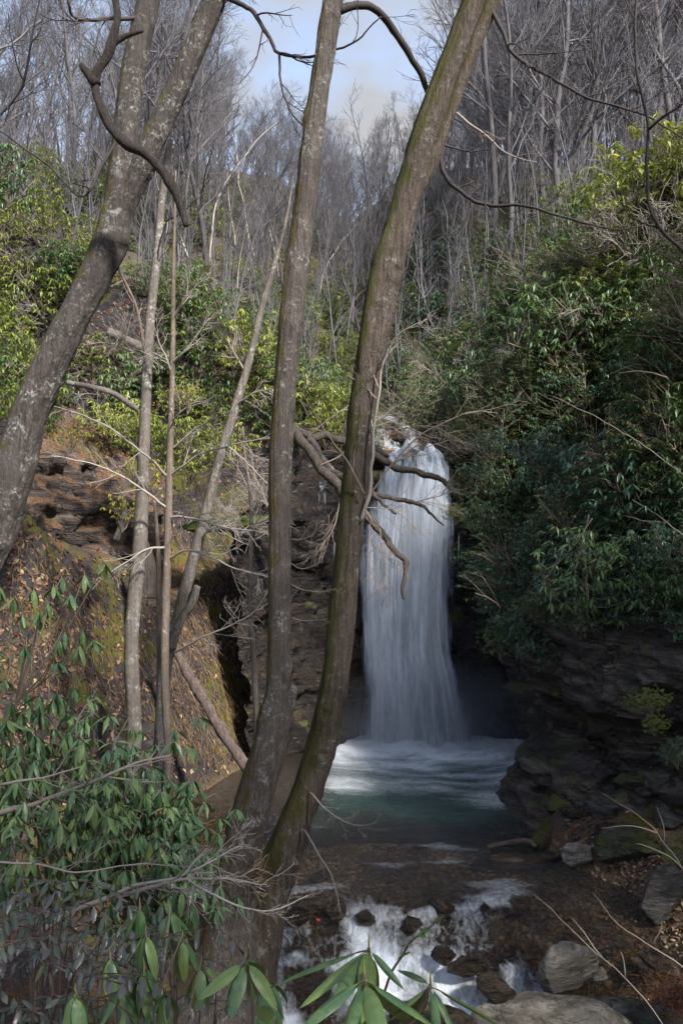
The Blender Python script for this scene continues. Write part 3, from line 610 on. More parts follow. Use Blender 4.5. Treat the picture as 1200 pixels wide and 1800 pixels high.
rl = [(592, 1592, 10.1, .15), (641, 1603, 10.0, .12), (724, 1614, 9.9, .13), (778, 1588, 10.2, .17), (848, 1598, 10.1, .12), (545, 1580, 10.2, .15), (520, 1597, 10.0, .16),
      (782, 1668, 9.3, .13), (820, 1690, 9.2, .17), (910, 1590, 10.2, .14), (1010, 1650, 9.7, .13), (930, 1655, 9.5, .16), (738, 1478, 12.1, .13), (895, 1552, 10.8, .13),
      (870, 1730, 8.8, .2), (1130, 1690, 9.3, .11), (960, 1615, 10.0, .1), (1095, 1655, 9.6, .1), (560, 1530, 11.1, .14)]
where = ['at the left head of the rapids', 'in the left tongue of white water', 'in the middle of the rapids', 'splitting the water at the head of the rapids', 'on the dark lip of the rapids', 'by the tree roots at the left shore', 'beside the dark trunk foot at left shore',
         'below the middle chute', 'beside the right chute of white water', 'where the rapids thin out to the right', 'near the gravel bar', 'left of the gravel bar in thin water', 'alone in the still shallows below the pool', 'with caught dead leaves in the shallows',
         'beside the tilted pale slab', 'on the gravel below the upright boulder', 'in brown riffle right of the rapids', 'on the edge of the gravel bar', 'in brown shallows right of the twin trunks']
for k, (px, py, Y, r) in enumerate(rl):
    r *= 1.0
    rock('stone', px, py + 10, Y, (r * random.uniform(1.1, 1.6), r, r * random.uniform(.5, .75)), 'boulder_wet', 50 + k, 'wet brown stone ' + where[k], random.uniform(0, 3), ic=ICO4, planes=14, noise=.2)
# pebbles on the bed
def pebbles(n, xr_, yr_, rr, zoff=0.0, cond=None):
    V0, T0 = ICO1; x = rs.uniform(*xr_, n); y = rs.uniform(*yr_, n)
    if cond is not None: k = cond(x, y); x, y = x[k], y[k]
    n = len(x); r = rs.uniform(0, 1, n) ** 2.2 * (rr[1] - rr[0]) + rr[0]
    z = H(x, y) + r * 0.15 + zoff
    a = rs.uniform(0, 6.28, n); s = rs.uniform(0.6, 1.3, (n, 3)) * np.array([1.1, 0.85, 0.55]); jit = 1 + rs.uniform(-.18, .18, (n, len(V0), 1))
    W = V0[None] * jit * s[:, None, :] * r[:, None, None]
    X = W[..., 0] * np.cos(a)[:, None] - W[..., 1] * np.sin(a)[:, None]; Yv = W[..., 0] * np.sin(a)[:, None] + W[..., 1] * np.cos(a)[:, None]
    V = np.stack([X + x[:, None], Yv + y[:, None], W[..., 2] + z[:, None]], -1).reshape(-1, 3)
    T = (T0[None] + (np.arange(n) * len(V0))[:, None, None]).reshape(-1, 3)
    return V, T, np.repeat(rs.rand(n), len(V0))
V, T, R = pebbles(12000, (-2.6, 3.7), (8.2, 13.6), (0.01, 0.055), cond=lambda x, y: (x > np.interp(y, YL, XL) - 0.2) & (x < np.interp(y, YS, XS) + 0.3))
tag(link('streambed_pebbles', make_mesh('streambed_pebbles', V, tris=T, attrs={'rnd': R}, mats=[M['pebble']])), 'brown pebbles covering the shallow stream bed', 'pebbles', kind='stuff')
V, T, R = pebbles(1800, (2.2, 4.2), (8.8, 11.0), (0.01, 0.04), 0.0, lambda x, y: x > 2.5 + 0.4 * np.abs(y - 9.8))
tag(link('gravel_bar', make_mesh('gravel_bar', V, tris=T, attrs={'rnd': R * .8}, mats=[M['pebble']])), 'gravel bar of small stones at the right water edge', 'gravel', kind='stuff')

# ------------------------------------------------------------------ trees
def wob_path(r, p, d, L, n, wob, up=0.0):
    pts = [np.array(p, float)]; d = unit(d)
    for k in range(n):
        d = unit(d + r.normal(size=3) * wob + np.array([0, 0, up])); pts.append(pts[-1] + d * L / n)
    return np.array(pts), d
def twigs(r, acc, path, rad, lvl, cfg):
    """grow side shoots off a path; cfg: per level (count per metre, len, angle, wob, up, segs, sides)"""
    if lvl >= len(cfg): return
    c = cfg[lvl]; seg = np.linalg.norm(np.diff(path, axis=0), axis=1); s = np.r_[0, np.cumsum(seg)]; tot = s[-1]
    n = r.poisson(c['n'] * tot) if c.get('per_m') else c['n']
    for k in range(n):
        t = c.get('t0', 0.2) + (1 - c.get('t0', 0.2)) * (k + r.rand()) / max(n, 1); t = min(t, 0.99)
        p = np.array([np.interp(t * tot, s, path[:, i]) for i in range(3)]); i = min(np.searchsorted(s, t * tot), len(path) - 1)
        tan = unit(path[i] - path[i - 1]) if i > 0 else unit(path[1] - path[0])
        rr = float(np.interp(t * tot, s, rad))
        q = unit(np.cross(tan, r.normal(size=3))); a = c['ang'] * r.uniform(0.7, 1.3)
        d = tan * math.cos(a) + q * math.sin(a)
        if 'flat' in c: d = unit(d * np.array([1, 1, c['flat']]))
        L = c['len'] * r.uniform(0.5, 1.25) * (1.0 - 0.6 * t if c.get('taper', True) else 1)
        pa, _ = wob_path(r, p, d, L, c['segs'], c['wob'], c['up'])
        r0 = min(rr * c.get('rk', 0.5), c.get('rmax', 1)); r1 = max(r0 * 0.3, c['rmin'])
        ra = np.linspace(max(r0, c['rmin']), r1, len(pa))
        acc.add(*tube(pa, ra, c['sides'], close=False))
        twigs(r, acc, pa, ra, lvl + 1, cfg)
def bare_tree_proto(seed, Ht, rad, crown0, spread, tmat, cmat, lean=0.09, n1=20, fork=False):
    r = np.random.RandomState(seed)
    tr, cr_ = Acc(), Acc()
    pa, _ = wob_path(r, (0, 0, -0.4), (r.normal() * lean, r.normal() * lean, 1), Ht, 14, 0.085, 0.03)
    ra = rad * (1 - np.linspace(0, 1, len(pa)) ** 1.3 * 0.9); ra[0] *= 1.35
    sp = spline(pa, n=2); tr.add(*tube(sp, np.interp(np.linspace(0, 1, len(sp)), np.linspace(0, 1, len(pa)), ra), 7))
    cfg = [dict(n=n1, t0=crown0, len=spread, ang=0.75, wob=0.13, up=0.10, segs=7, sides=4, rk=0.5, rmin=0.012),
           dict(n=7, t0=0.2, len=spread * 0.42, ang=0.65, wob=0.16, up=0.07, segs=4, sides=3, rk=0.6, rmin=0.008),
           dict(n=5, t0=0.2, len=spread * 0.2, ang=0.6, wob=0.18, up=0.05, segs=2, sides=3, rk=0.7, rmin=0.006)]
    twigs(r, cr_, pa, ra, 0, cfg)
    return tr.mesh('bare_trunk', tmat), cr_.mesh('bare_crown', cmat)
PROTO = []
for k in range(7):
    r = random.Random(100 + k)
    PROTO.append(bare_tree_proto(200 + k, r.uniform(14, 18), r.uniform(0.085, 0.15), r.uniform(0.16, 0.34), r.uniform(3.8, 5.4), M['bark_far'], M['twig_far'], n1=r.randint(18, 25)))
WPROTO = [bare_tree_proto(300 + k, 8.5 + k, 0.06, 0.25, 1.9, M['bark_white'], M['twig_far'], lean=0.12, n1=14) for k in range(3)]
def plant_tree(name, proto, loc, s, rz, tilt, label, cat, group):
    e = empty(name, loc, label=label, cat=cat, group=group); e.scale = (s, s, s); e.rotation_euler = (tilt[0], tilt[1], rz)
    link('trunk', proto[0], e); link('crown', proto[1], e); return e
rt = random.Random(5)
def on_ground(x, y): return (x, y, float(H(np.array(x), np.array(y))) - 0.15)
LBL = {'far': ('bare tree in the grey wood on the far hillside', 'bare trees on the far hillside'),
       'right': ('tall bare tree in the wood above the right slope', 'bare trees above the right slope'),
       'left': ('bare slender tree on the crest of the left slope', 'bare trees on the left crest'),
       'pale': ('pale thin young tree among shrubs above the mossy ledge', 'pale young trees above the falls')}
spots = []
def treelabel(key, px):
    if key == 'far': return LBL['far'][0] + (' left of the middle trunk' if px < 530 else ', seen between the two bare trunks' if px < 720 else ' right of the mossy trunk')
    if key == 'right': return LBL['right'][0] + (', near the arching sapling' if px > 1080 else ' next to the far hillside')
    return LBL[key][0] + (', left of the forked tree' if px < 220 else ' right of the forked tree')
def scatter(n, yr_, pxr, mind, key, srange):
    got = 0; tr_ = 0
    while got < n and tr_ < n * 40:
        tr_ += 1
        y = yr_[0] + (yr_[1] - yr_[0]) * rt.random() ** 0.9; px = rt.uniform(*pxr); x = (px - 600) / F * y
        if any((x - a) ** 2 + (y - b) ** 2 < mind ** 2 for a, b in spots): continue
        xl, xr = np.interp(y, YL, XL), np.interp(y, YR, XR)
        if xl - 0.3 < x < xr + 0.6 and y < 26: continue
        sc = rt.uniform(*srange); gz = float(H(np.array(x), np.array(y)))
        if key == 'far' and 390 < px < 830:
            cap = rt.uniform(165, 310) + 0.35 * abs(px - 600) * (-1 if px > 700 or px < 470 else 0); sc = min(sc, (CAMZ + (900 - cap) / F * y - gz) / 19.5)
            if sc < 0.33: continue
        spots.append((x, y)); got += 1
        plant_tree('bare_tree', rt.choice(PROTO), on_ground(x, y), sc, rt.uniform(0, 6.28), (rt.gauss(0, .07), rt.gauss(-0.03, .10)), treelabel(key, px), 'tree', LBL[key][1])
scatter(175, (34, 100), (330, 980), 1.7, 'far', (0.62, 0.95))
scatter(72, (22, 80), (860, 1330), 1.3, 'right', (0.85, 1.25))
scatter(44, (22, 70), (-140, 340), 2.2, 'left', (0.7, 1.0))
for px, py, s, rz in [(455, 470, .95, 0), (420, 480, .8, 1), (370, 470, .9, 2), (345, 500, .7, 3), (480, 430, 1.0, 4), (585, 480, .7, 5), (410, 560, .6, .5), (290, 430, .7, 1.5), (560, 560, .6, 2.6), (500, 520, .7, 3.4)]:
    g_ = ground_hit(px, py)
    if g_ is not None:
        plant_tree('young_tree', WPROTO[rt.randrange(3)], g_ - np.array([0, 0, .1]), s, rz, (rt.gauss(0, .04), rt.gauss(0.03, .06)), LBL['pale'][0], 'tree', LBL['pale'][1])

# the mass of thin trees beyond the ones told apart, and the whips and brush between them
def wood_mass(name, label, n, yr_, pxr, hr, rr, mat, nb, cat, capf=None, seed=1):
    r = np.random.RandomState(seed); protos = []
    for k in range(6):
        a = Acc(); pa, _ = wob_path(r, (0, 0, -.02), (r.normal() * .05, r.normal() * .05, 1), 1.0, 7, .09, .03); ra = np.linspace(.0095, .0015, len(pa)); a.add(*tube(pa, ra, 4, False))
        twigs(r, a, pa, ra, 0, [dict(n=nb, t0=.18, len=.30, ang=.7, wob=.15, up=.1, segs=4, sides=3, rk=.5, rmin=.0011), dict(n=5, t0=.2, len=.12, ang=.6, wob=.15, up=.06, segs=2, sides=3, rk=.6, rmin=.0008)])
        protos.append((np.concatenate(a.V), np.concatenate(a.Q)))
    V, Q, R, off = [], [], [], 0; got = 0
    for _ in range(n * 3):
        if got >= n: break
        y = r.uniform(*yr_); px = r.uniform(*pxr); x = (px - 600) / F * y; h = r.uniform(*hr); z = float(H(np.array(x), np.array(y), False))
        if y < 26 and np.interp(y, YL, XL) - .5 < x < np.interp(y, YR, XR) + .5: continue
        if 390 < px < 830: h = min(h, (CAMZ + (900 - r.uniform(185, 340)) / F * y - z) * .93)
        elif px < 390: h = min(h, (CAMZ + (900 - r.uniform(40, 300)) / F * y - z) * .93)
        if h < hr[0] * .6: continue
        got += 1; v, q = protos[r.randint(6)]; c, sn = math.cos(r.uniform(0, 6.28)), math.sin(r.uniform(0, 6.28)); tl = r.normal(0, .08, 2)
        fat = h * r.uniform(*rr); X, Yv, Z = v[:, 0] * h * c - v[:, 1] * h * sn, v[:, 0] * h * sn + v[:, 1] * h * c, v[:, 2] * h
        V.append(np.stack([X + x + tl[0] * Z, Yv + y + tl[1] * Z, Z + z], -1)); Q.append(q + off); R.append(np.full(len(v), r.rand())); off += len(v)
    o = link(name, make_mesh(name, np.concatenate(V), quads=np.concatenate(Q), attrs={'rnd': np.concatenate(R)}, mats=[mat])); tag(o, label, cat, kind='stuff')
wood_mass('distant_wood', 'grey-purple mass of thin bare trees covering the far hillside', 360, (40, 100), (-120, 1320), (8, 14), (1, 1), M['twig_far'], 17, 'wood', seed=11)
wood_mass('bare_brush', 'thin bare saplings and brush between the trees on both slopes', 640, (20, 64), (-120, 1320), (2.2, 6.5), (1, 1), M['twig_far'], 12, 'brush', seed=12)

def hero_trunk(pts, mat, sides=44, step=0.035, ridge=0.085, seed=0, ws=1.0, kink=0.0):
    """pts: (px, py, width_px, Y)"""
    a = np.array([[*P(px, py, Y), w_ * 0.5 / F * Y] for px, py, w_, Y in pts]); a[:, 3] *= ws; s = spline(a, step=step)
    path, rad = s[:, :3], s[:, 3]
    if kink: path = path + kink * np.stack([fbm(path * 2.2 + k * 7.7 + seed, 4) for k in range(3)], -1); rad = rad * (1 + .25 * fbm(path * 5 + seed, 3))
    V, Q, T = tube(path, rad, sides)
    n = len(path); C = np.repeat(path, sides, 0); body = V[:n * sides]; nrm = body - C; nl = np.linalg.norm(nrm, axis=1)[:, None]; u = nrm / (nl + 1e-9)
    d = 0.10 * fbm(body * np.array([3, 3, 1.6]) + seed, 3) + ridge * (2 * ridged(u * 4.2 + np.array([0, 0, 1]) * body[:, 2:3] * 0.75 + 0.35 * fbm(body * 2.5, 2)[:, None] + seed, 3) - 0.5) + 0.06 * fbm(body * np.array([9, 9, 5]) + seed, 3)
    rk = np.random.RandomState(seed + 40)
    for _ in range(7 if sides >= 40 else 3):
        i0 = rk.randint(n * sides); dist = np.linalg.norm(body - body[i0], axis=1); r_ = nl[i0, 0]
        d = d + .34 * np.exp(-(dist / (.75 * r_)) ** 2) - .42 * np.exp(-(dist / (.33 * r_)) ** 2)
    V[:n * sides] = C + nrm * (1 + d[:, None])
    acc = Acc(); acc.add(V, Q, T, 0.5); return acc
def px_branch(r, pts, r0, r1, cfg=None, sides=8, step=0.05, wob=0.03):
    """pts: (px, py, Y)"""
    acc = Acc(); a = spline(np.array([P(*p) for p in pts]), step=step)
    a = a + wob * np.stack([fbm(a * 3 + k * 7, 3) for k in range(3)], -1)
    ra = np.linspace(r0, r1, len(a)); acc.add(*tube(a, ra * (1 + 0.22 * perlin(a * 11)), sides))
    if cfg: twigs(r, acc, a, ra, 0, cfg)
    return acc
TW = lambda n, L, rmin=0.0025, t0=0.15, n2=4, up=0.02: [dict(n=n, t0=t0, len=L, ang=0.75, wob=0.12, up=up, segs=6, sides=4, rk=0.55, rmin=rmin, rmax=0.012),
        dict(n=n2, t0=0.25, len=L * 0.4, ang=0.6, wob=0.15, up=up, segs=4, sides=3, rk=0.7, rmin=rmin * 0.8), dict(n=2, t0=0.3, len=L * 0.2, ang=0.6, wob=0.15, up=up, segs=2, sides=3, rk=0.7, rmin=rmin * 0.7)]
def part(name, acc, mat, parent):
    o = link(name, acc.mesh(name, mat), parent); o.matrix_parent_inverse = Matrix.Translation(-Vector(parent.location)); return o
R1 = np.random.RandomState(77)
# left forked tree
b = P(-70, 1080, 8.6); lt = empty('forked_tree', (b[0], b[1], b[2]), label='grey leaning tree forking in two at the left edge', cat='tree')
part('trunk', hero_trunk([(-150, 1480, 120, 8.7), (-60, 1080, 92, 8.6), (10, 880, 84, 8.5), (52, 730, 76, 8.5), (100, 620, 70, 8.5), (150, 520, 66, 8.5), (195, 420, 68, 8.5), (213, 330, 66, 8.5), (222, 230, 52, 8.5), (236, 120, 50, 8.55), (262, 0, 46, 8.6), (300, -160, 42, 8.7), (350, -420, 30, 8.8)], M['bark_left'], seed=1, ws=.8), M['bark_left'], lt)
part('trunk', hero_trunk([(205, 400, 44, 8.5), (232, 335, 44, 8.45), (262, 265, 48, 8.4), (300, 180, 46, 8.4), (340, 90, 44, 8.4), (378, 0, 42, 8.4), (430, -130, 38, 8.4), (520, -400, 26, 8.4)], M['bark_left'], seed=2, ws=.82), M['bark_left'], lt)
acc = hero_trunk([(300, -170, 20, 8.5), (235, -90, 18, 8.0), (206, -20, 18, 7.8), (207, 40, 18, 7.7), (192, 90, 22, 7.7), (168, 140, 20, 7.7), (178, 190, 22, 7.7), (212, 243, 23, 7.7), (262, 275, 22, 7.7), (300, 322, 21, 7.7), (318, 362, 18, 7.7), (328, 400, 13, 7.7)], M['log'], sides=18, seed=5, ws=.72, kink=.03, ridge=.12)
a2 = hero_trunk([(170, 150, 18, 7.7), (155, 130, 14, 7.7), (143, 114, 9, 7.7)], M['log'], sides=12, seed=6); acc.add(a2.V[0], a2.Q[0], a2.T[0])
a2 = hero_trunk([(196, 80, 10, 7.7), (220, 64, 9, 7.7), (252, 54, 5, 7.7)], M['log'], sides=10, seed=7); acc.add(a2.V[0], a2.Q[0], a2.T[0])
o = part('hanging_limb', acc, M['limb_dark'], lt); o['label'] = 'dark dead limb hooked across the fork'
part('branch', px_branch(R1, [(385, -10, 8.4), (410, 2, 8.3), (445, 25, 8.2), (478, 70, 8.1), (492, 95, 8.1), (550, 98, 8.0), (620, 75, 7.9), (670, 30, 7.8)], 0.028, 0.006, TW(7, 0.9)), M['twig_dark'], lt)
part('branch', px_branch(R1, [(492, 95, 8.1), (496, 150, 8.1), (512, 195, 8.0), (545, 235, 8.0)], 0.014, 0.005, TW(4, 0.5)), M['twig_dark'], lt)
part('branch', px_branch(R1, [(205, 250, 8.4), (160, 330, 8.2), (140, 345, 8.1), (90, 295, 8.0), (0, 232, 7.8), (-60, 200, 7.6)], 0.016, 0.005, TW(8, 0.6)), M['twig_dark'], lt)
part('branch', px_branch(R1, [(245, 30, 8.5), (200, 34, 8.4), (135, 35, 8.2), (120, 0, 8.0), (100, -60, 8.0)], 0.022, 0.008, TW(8, 0.8)), M['twig_dark'], lt)
# middle tree
b = P(415, 1660, 7.7); mt = empty('bare_trunk_tree', tuple(b), label='middle bare trunk bending upward, nearer of the pair in front of the fall', cat='tree')
part('trunk', hero_trunk([(372, 1790, 190, 7.4), (385, 1720, 128, 7.5), (403, 1640, 92, 7.55), (418, 1540, 70, 7.6), (434, 1460, 62, 7.6), (454, 1380, 60, 7.6), (478, 1290, 56, 7.6), (490, 1205, 44, 7.6), (492, 1080, 39, 7.6), (492, 950, 38, 7.6), (494, 800, 39, 7.6), (503, 660, 38, 7.6), (516, 520, 40, 7.65), (531, 400, 37, 7.7), (546, 270, 37, 7.7), (562, 150, 35, 7.75), (582, 20, 34, 7.8), (605, -120, 32, 7.9), (640, -420, 22, 8.0)], M['bark_mid'], seed=3), M['bark_mid'], mt)
part('broken_stub', hero_trunk([(484, 1320, 26, 7.58), (498, 1262, 28, 7.56), (508, 1228, 24, 7.55), (518, 1206, 9, 7.54)], M['bark_mid'], sides=18, seed=8, ridge=.14), M['bark_mid'], mt)
part('branch', px_branch(R1, [(592, 20, 7.8), (612, 14, 7.85), (650, 11, 7.95), (682, 38, 8.1), (712, 85, 8.25), (745, 140, 8.4), (765, 210, 8.5), (775, 290, 8.5), (805, 335, 8.4), (860, 362, 8.3), (915, 362, 8.2), (1000, 385, 8.1), (1090, 402, 8.0), (1150, 395, 8.0)], 0.042, 0.005, TW(14, 0.8, t0=0.3)), M['twig_dark'], mt)
for pts in [[(508, 1025, 7.6), (530, 1035, 7.5), (560, 1042, 7.4), (590, 1035, 7.35)], [(508, 1085, 7.6), (540, 1092, 7.5), (575, 1088, 7.4)], [(505, 985, 7.6), (530, 1000, 7.5), (555, 990, 7.4)], [(508, 950, 7.6), (540, 945, 7.5), (568, 922, 7.4)]]:
    part('twig', px_branch(R1, pts, 0.006, 0.002, TW(5, 0.22, 0.0016), sides=5), M['twig'], mt)
for px, py in [(527, 395), (552, 265), (545, 170), (497, 600), (580, 30)]:
    q = P(px, py, 7.62); 
# right tree
b = P(460, 1660, 8.1); rtree = empty('mossy_trunk_tree', tuple(b), label='mossy fissured trunk leaning right across the waterfall', cat='tree')
part('trunk', hero_trunk([(412, 1800, 170, 7.95), (428, 1740, 118, 8.0), (450, 1660, 84, 8.0), (488, 1530, 62, 8.05), (525, 1430, 55, 8.1), (560, 1330, 50, 8.1), (583, 1230, 46, 8.1), (598, 1120, 44, 8.1), (608, 1000, 43, 8.1), (619, 900, 43, 8.1), (630, 780, 45, 8.1), (645, 660, 46, 8.1), (664, 560, 49, 8.1), (688, 450, 48, 8.1), (708, 370, 46, 8.1), (733, 280, 44, 8.1), (762, 190, 42, 8.1), (798, 90, 38, 8.1), (832, 0, 36, 8.1), (884, -130, 32, 8.1), (990, -430, 22, 8.1)], M['bark_right'], seed=4, ridge=0.11), M['bark_right'], rtree)
part('stem', hero_trunk([(730, 350, 4, 8.1), (742, 322, 18, 8.14), (754, 295, 24, 8.15), (776, 235, 24, 8.18), (803, 160, 24, 8.2), (832, 80, 24, 8.2), (866, 0, 26, 8.2), (930, -160, 20, 8.2)], M['bark_right'], sides=20, seed=9), M['bark_right'], rtree)
part('dead_stub', hero_trunk([(640, 740, 6, 8.12), (641, 680, 26, 8.06), (642, 630, 32, 8.02), (655, 540, 38, 8.0), (672, 460, 36, 8.0), (690, 395, 24, 8.02), (703, 350, 10, 8.05)], M['bark_right'], sides=20, seed=10, ws=.85), M['bark_right'], rtree)
part('sucker', px_branch(R1, [(634, 918, 8.0), (648, 870, 7.95), (655, 790, 7.9), (662, 720, 7.9), (672, 640, 7.9), (700, 590, 7.8), (750, 560, 7.7)], 0.022, 0.004, TW(9, 0.7, t0=0.35), sides=7), M['twig_pale'], rtree)
part('sucker', px_branch(R1, [(648, 870, 7.95), (700, 805, 7.9), (740, 765, 7.85), (800, 735, 7.8), (850, 722, 7.7), (890, 708, 7.6)], 0.010, 0.003, TW(6, 0.55), sides=6), M['twig'], rtree)
part('sucker', px_branch(R1, [(640, 868, 7.9), (600, 800, 7.8), (560, 740, 7.7), (530, 690, 7.6)], 0.009, 0.003, TW(5, 0.4), sides=6), M['twig'], rtree)
part('branch', px_branch(R1, [(860, 10, 8.2), (882, 55, 8.1), (902, 95, 8.0), (980, 145, 7.8), (1035, 172, 7.7), (1130, 203, 7.5), (1210, 250, 7.3)], 0.022, 0.006, TW(12, 0.8)), M['twig_dark'], rtree)
part('branch', px_branch(R1, [(800, 200, 8.1), (850, 235, 8.0), (890, 270, 7.9), (945, 285, 7.8)], 0.014, 0.004, TW(6, 0.35)), M['twig'], rtree)
part('branch', px_branch(R1, [(545, 1395, 7.9), (575, 1425, 7.7), (620, 1450, 7.6), (660, 1445, 7.5)], 0.011, 0.003, TW(7, 0.3)), M['twig'], rtree)
part('branch', px_branch(R1, [(535, 1458, 7.9), (560, 1500, 7.6), (585, 1545, 7.4), (600, 1610, 7.3)], 0.009, 0.003, TW(3, 0.25, n2=2)), M['twig'], rtree)

# slender saplings on the left
def sapling(name, label, pts, mat, sides=14):
    b = P(*[pts[0][i] for i in (0, 1, 3)]); e = empty(name, tuple(b), label=label, cat='tree')
    part('trunk', hero_trunk(pts, M[mat], sides=sides, step=0.06, ridge=0.03, seed=len(label)), M[mat], e); return e
s1 = sapling('slender_tree', 'slender grey mottled trunk, left of the three thin stems by the bank', [(232, 1420, 30, 9.4), (236, 1270, 26, 9.4), (231, 1150, 25, 9.4), (236, 1060, 25, 9.4), (246, 960, 25, 9.4), (251, 850, 22, 9.4), (256, 720, 19, 9.4), (263, 580, 17, 9.4), (276, 450, 15, 9.4), (285, 350, 13, 9.4), (297, 262, 11, 9.4), (300, 245, 7, 9.4)], 'bark_pale', 20)
part('branch', px_branch(R1, [(270, 500, 9.4), (290, 400, 9.3), (310, 380, 9.2), (350, 345, 9.1), (362, 340, 9.1)], 0.012, 0.004, TW(4, 0.5)), M['twig_dark'], s1)
part('branch', px_branch(R1, [(258, 640, 9.4), (240, 540, 9.3), (208, 465, 9.2), (190, 400, 9.1)], 0.022, 0.01, TW(4, 0.5)), M['bark_sap'], s1)
s2 = sapling('slender_tree', 'straight reddish-brown sapling with long side branches, middle of three thin stems', [(297, 1420, 17, 9.2), (296, 1320, 15, 9.2), (290, 1180, 15, 9.2), (292, 1050, 15, 9.2), (295, 950, 13, 9.2), (298, 830, 12, 9.2), (302, 700, 10, 9.2), (304, 600, 9, 9.2), (305, 480, 7, 9.2), (307, 400, 5, 9.2), (309, 300, 3, 9.2)], 'bark_sap', 14)
for pts in [[(296, 840, 9.2), (250, 795, 9.0), (180, 745, 8.8), (95, 715, 8.6)], [(295, 895, 9.2), (250, 860, 9.0), (180, 820, 8.8), (90, 800, 8.5)], [(299, 838, 9.2), (350, 800, 9.0), (420, 780, 8.8), (480, 770, 8.6)], [(301, 790, 9.2), (350, 750, 9.1), (410, 720, 9.0)], [(303, 640, 9.2), (320, 620, 9.1), (370, 560, 9.0)],
            [(302, 740, 9.2), (320, 725, 9.1), (350, 700, 9.0)], [(304, 660, 9.2), (285, 610, 9.1), (265, 560, 9.0)], [(297, 910, 9.2), (330, 908, 9.0), (400, 928, 8.8), (470, 935, 8.6)], [(296, 960, 9.2), (250, 970, 9.0), (195, 1005, 8.8)], [(297, 980, 9.2), (340, 970, 9.0), (420, 1000, 8.8), (480, 1015, 8.6)], [(304, 560, 9.2), (330, 520, 9.1), (370, 480, 9.0)]]:
    part('branch', px_branch(R1, pts, 0.016, 0.004, TW(9, 0.55, 0.0022, up=0.0)), M['twig_pale'], s2)
s3 = sapling('slender_tree', 'pale lichened stem leaning right, rightmost of three thin stems', [(272, 1420, 22, 9.6), (282, 1300, 22, 9.6), (290, 1180, 22, 9.6), (312, 1090, 21, 9.6), (338, 990, 21, 9.6), (362, 900, 19, 9.6), (388, 800, 17, 9.6), (412, 720, 16, 9.6), (436, 640, 14, 9.6), (455, 560, 12, 9.6), (475, 490, 10, 9.6), (492, 430, 7, 9.6), (506, 370, 5, 9.6), (515, 310, 2.5, 9.6)], 'bark_pale', 18)
part('broken_stub', hero_trunk([(300, 1140, 16, 9.5), (318, 1090, 15, 9.5), (338, 1060, 14, 9.5), (347, 1030, 12, 9.5)], M['bark_pale'], sides=12), M['bark_pale'], s3)
for pts in [[(415, 715, 9.6), (450, 690, 9.4), (500, 680, 9.2)], [(395, 780, 9.6), (420, 800, 9.4), (470, 850, 9.2)], [(430, 650, 9.6), (400, 600, 9.5), (370, 570, 9.4)], [(350, 950, 9.6), (370, 930, 9.4), (385, 930, 9.3)], [(300, 1150, 9.6), (360, 1120, 9.3), (440, 1080, 9.0), (480, 1020, 8.8)]]:
    part('branch', px_branch(R1, pts, 0.014, 0.004, TW(10, 0.5, 0.0022, up=0.0)), M['twig_pale'], s3)
s4 = sapling('sapling', 'thin wavy grey stem close left of the middle trunk', [(452, 1380, 11, 9.8), (450, 1250, 11, 9.8), (445, 1140, 10, 9.8), (440, 1060, 9, 9.8), (441, 960, 8, 9.8), (440, 870, 6, 9.8), (430, 800, 5, 9.8), (427, 750, 3, 9.8)], 'bark_sap', 10)
for pts in [[(441, 960, 9.8), (400, 940, 9.6), (360, 900, 9.4)], [(440, 930, 9.8), (455, 910, 9.7), (452, 870, 9.6)], [(438, 860, 9.8), (400, 800, 9.7), (340, 770, 9.6)], [(445, 1140, 9.8), (420, 1090, 9.7), (430, 1060, 9.6)]]:
    part('branch', px_branch(R1, pts, 0.007, 0.003, TW(8, 0.5, 0.002)), M['twig_pale'], s4)
s5 = sapling('sapling', 'dark thin stem just left of the reddish-brown sapling', [(282, 1400, 12, 9.9), (281, 1150, 11, 9.9), (280, 1050, 10, 9.9), (278, 960, 8, 9.9), (272, 880, 5, 9.9)], 'bark_sap', 10)
# arching thin sapling at right edge
s6 = empty('arching_sapling', tuple(P(1380, 1900, 6.0)), label='thin dark arching sapling at the upper right edge', cat='tree')
part('trunk', px_branch(R1, [(1380, 2050, 6.0), (1370, 1500, 6.0), (1330, 900, 6.0), (1270, 560, 6.0), (1200, 445, 6.0), (1150, 390, 6.0), (1134, 300, 6.0), (1140, 225, 6.0), (1120, 125, 6.0), (1115, 0, 6.0), (1150, -200, 6.0)], 0.03, 0.008, TW(10, 0.9, t0=0.6)), M['twig_dark'], s6)
part('branch', px_branch(R1, [(1140, 225, 6.0), (1165, 205, 5.9), (1210, 178, 5.8)], 0.012, 0.006, TW(4, 0.4)), M['twig_dark'], s6)
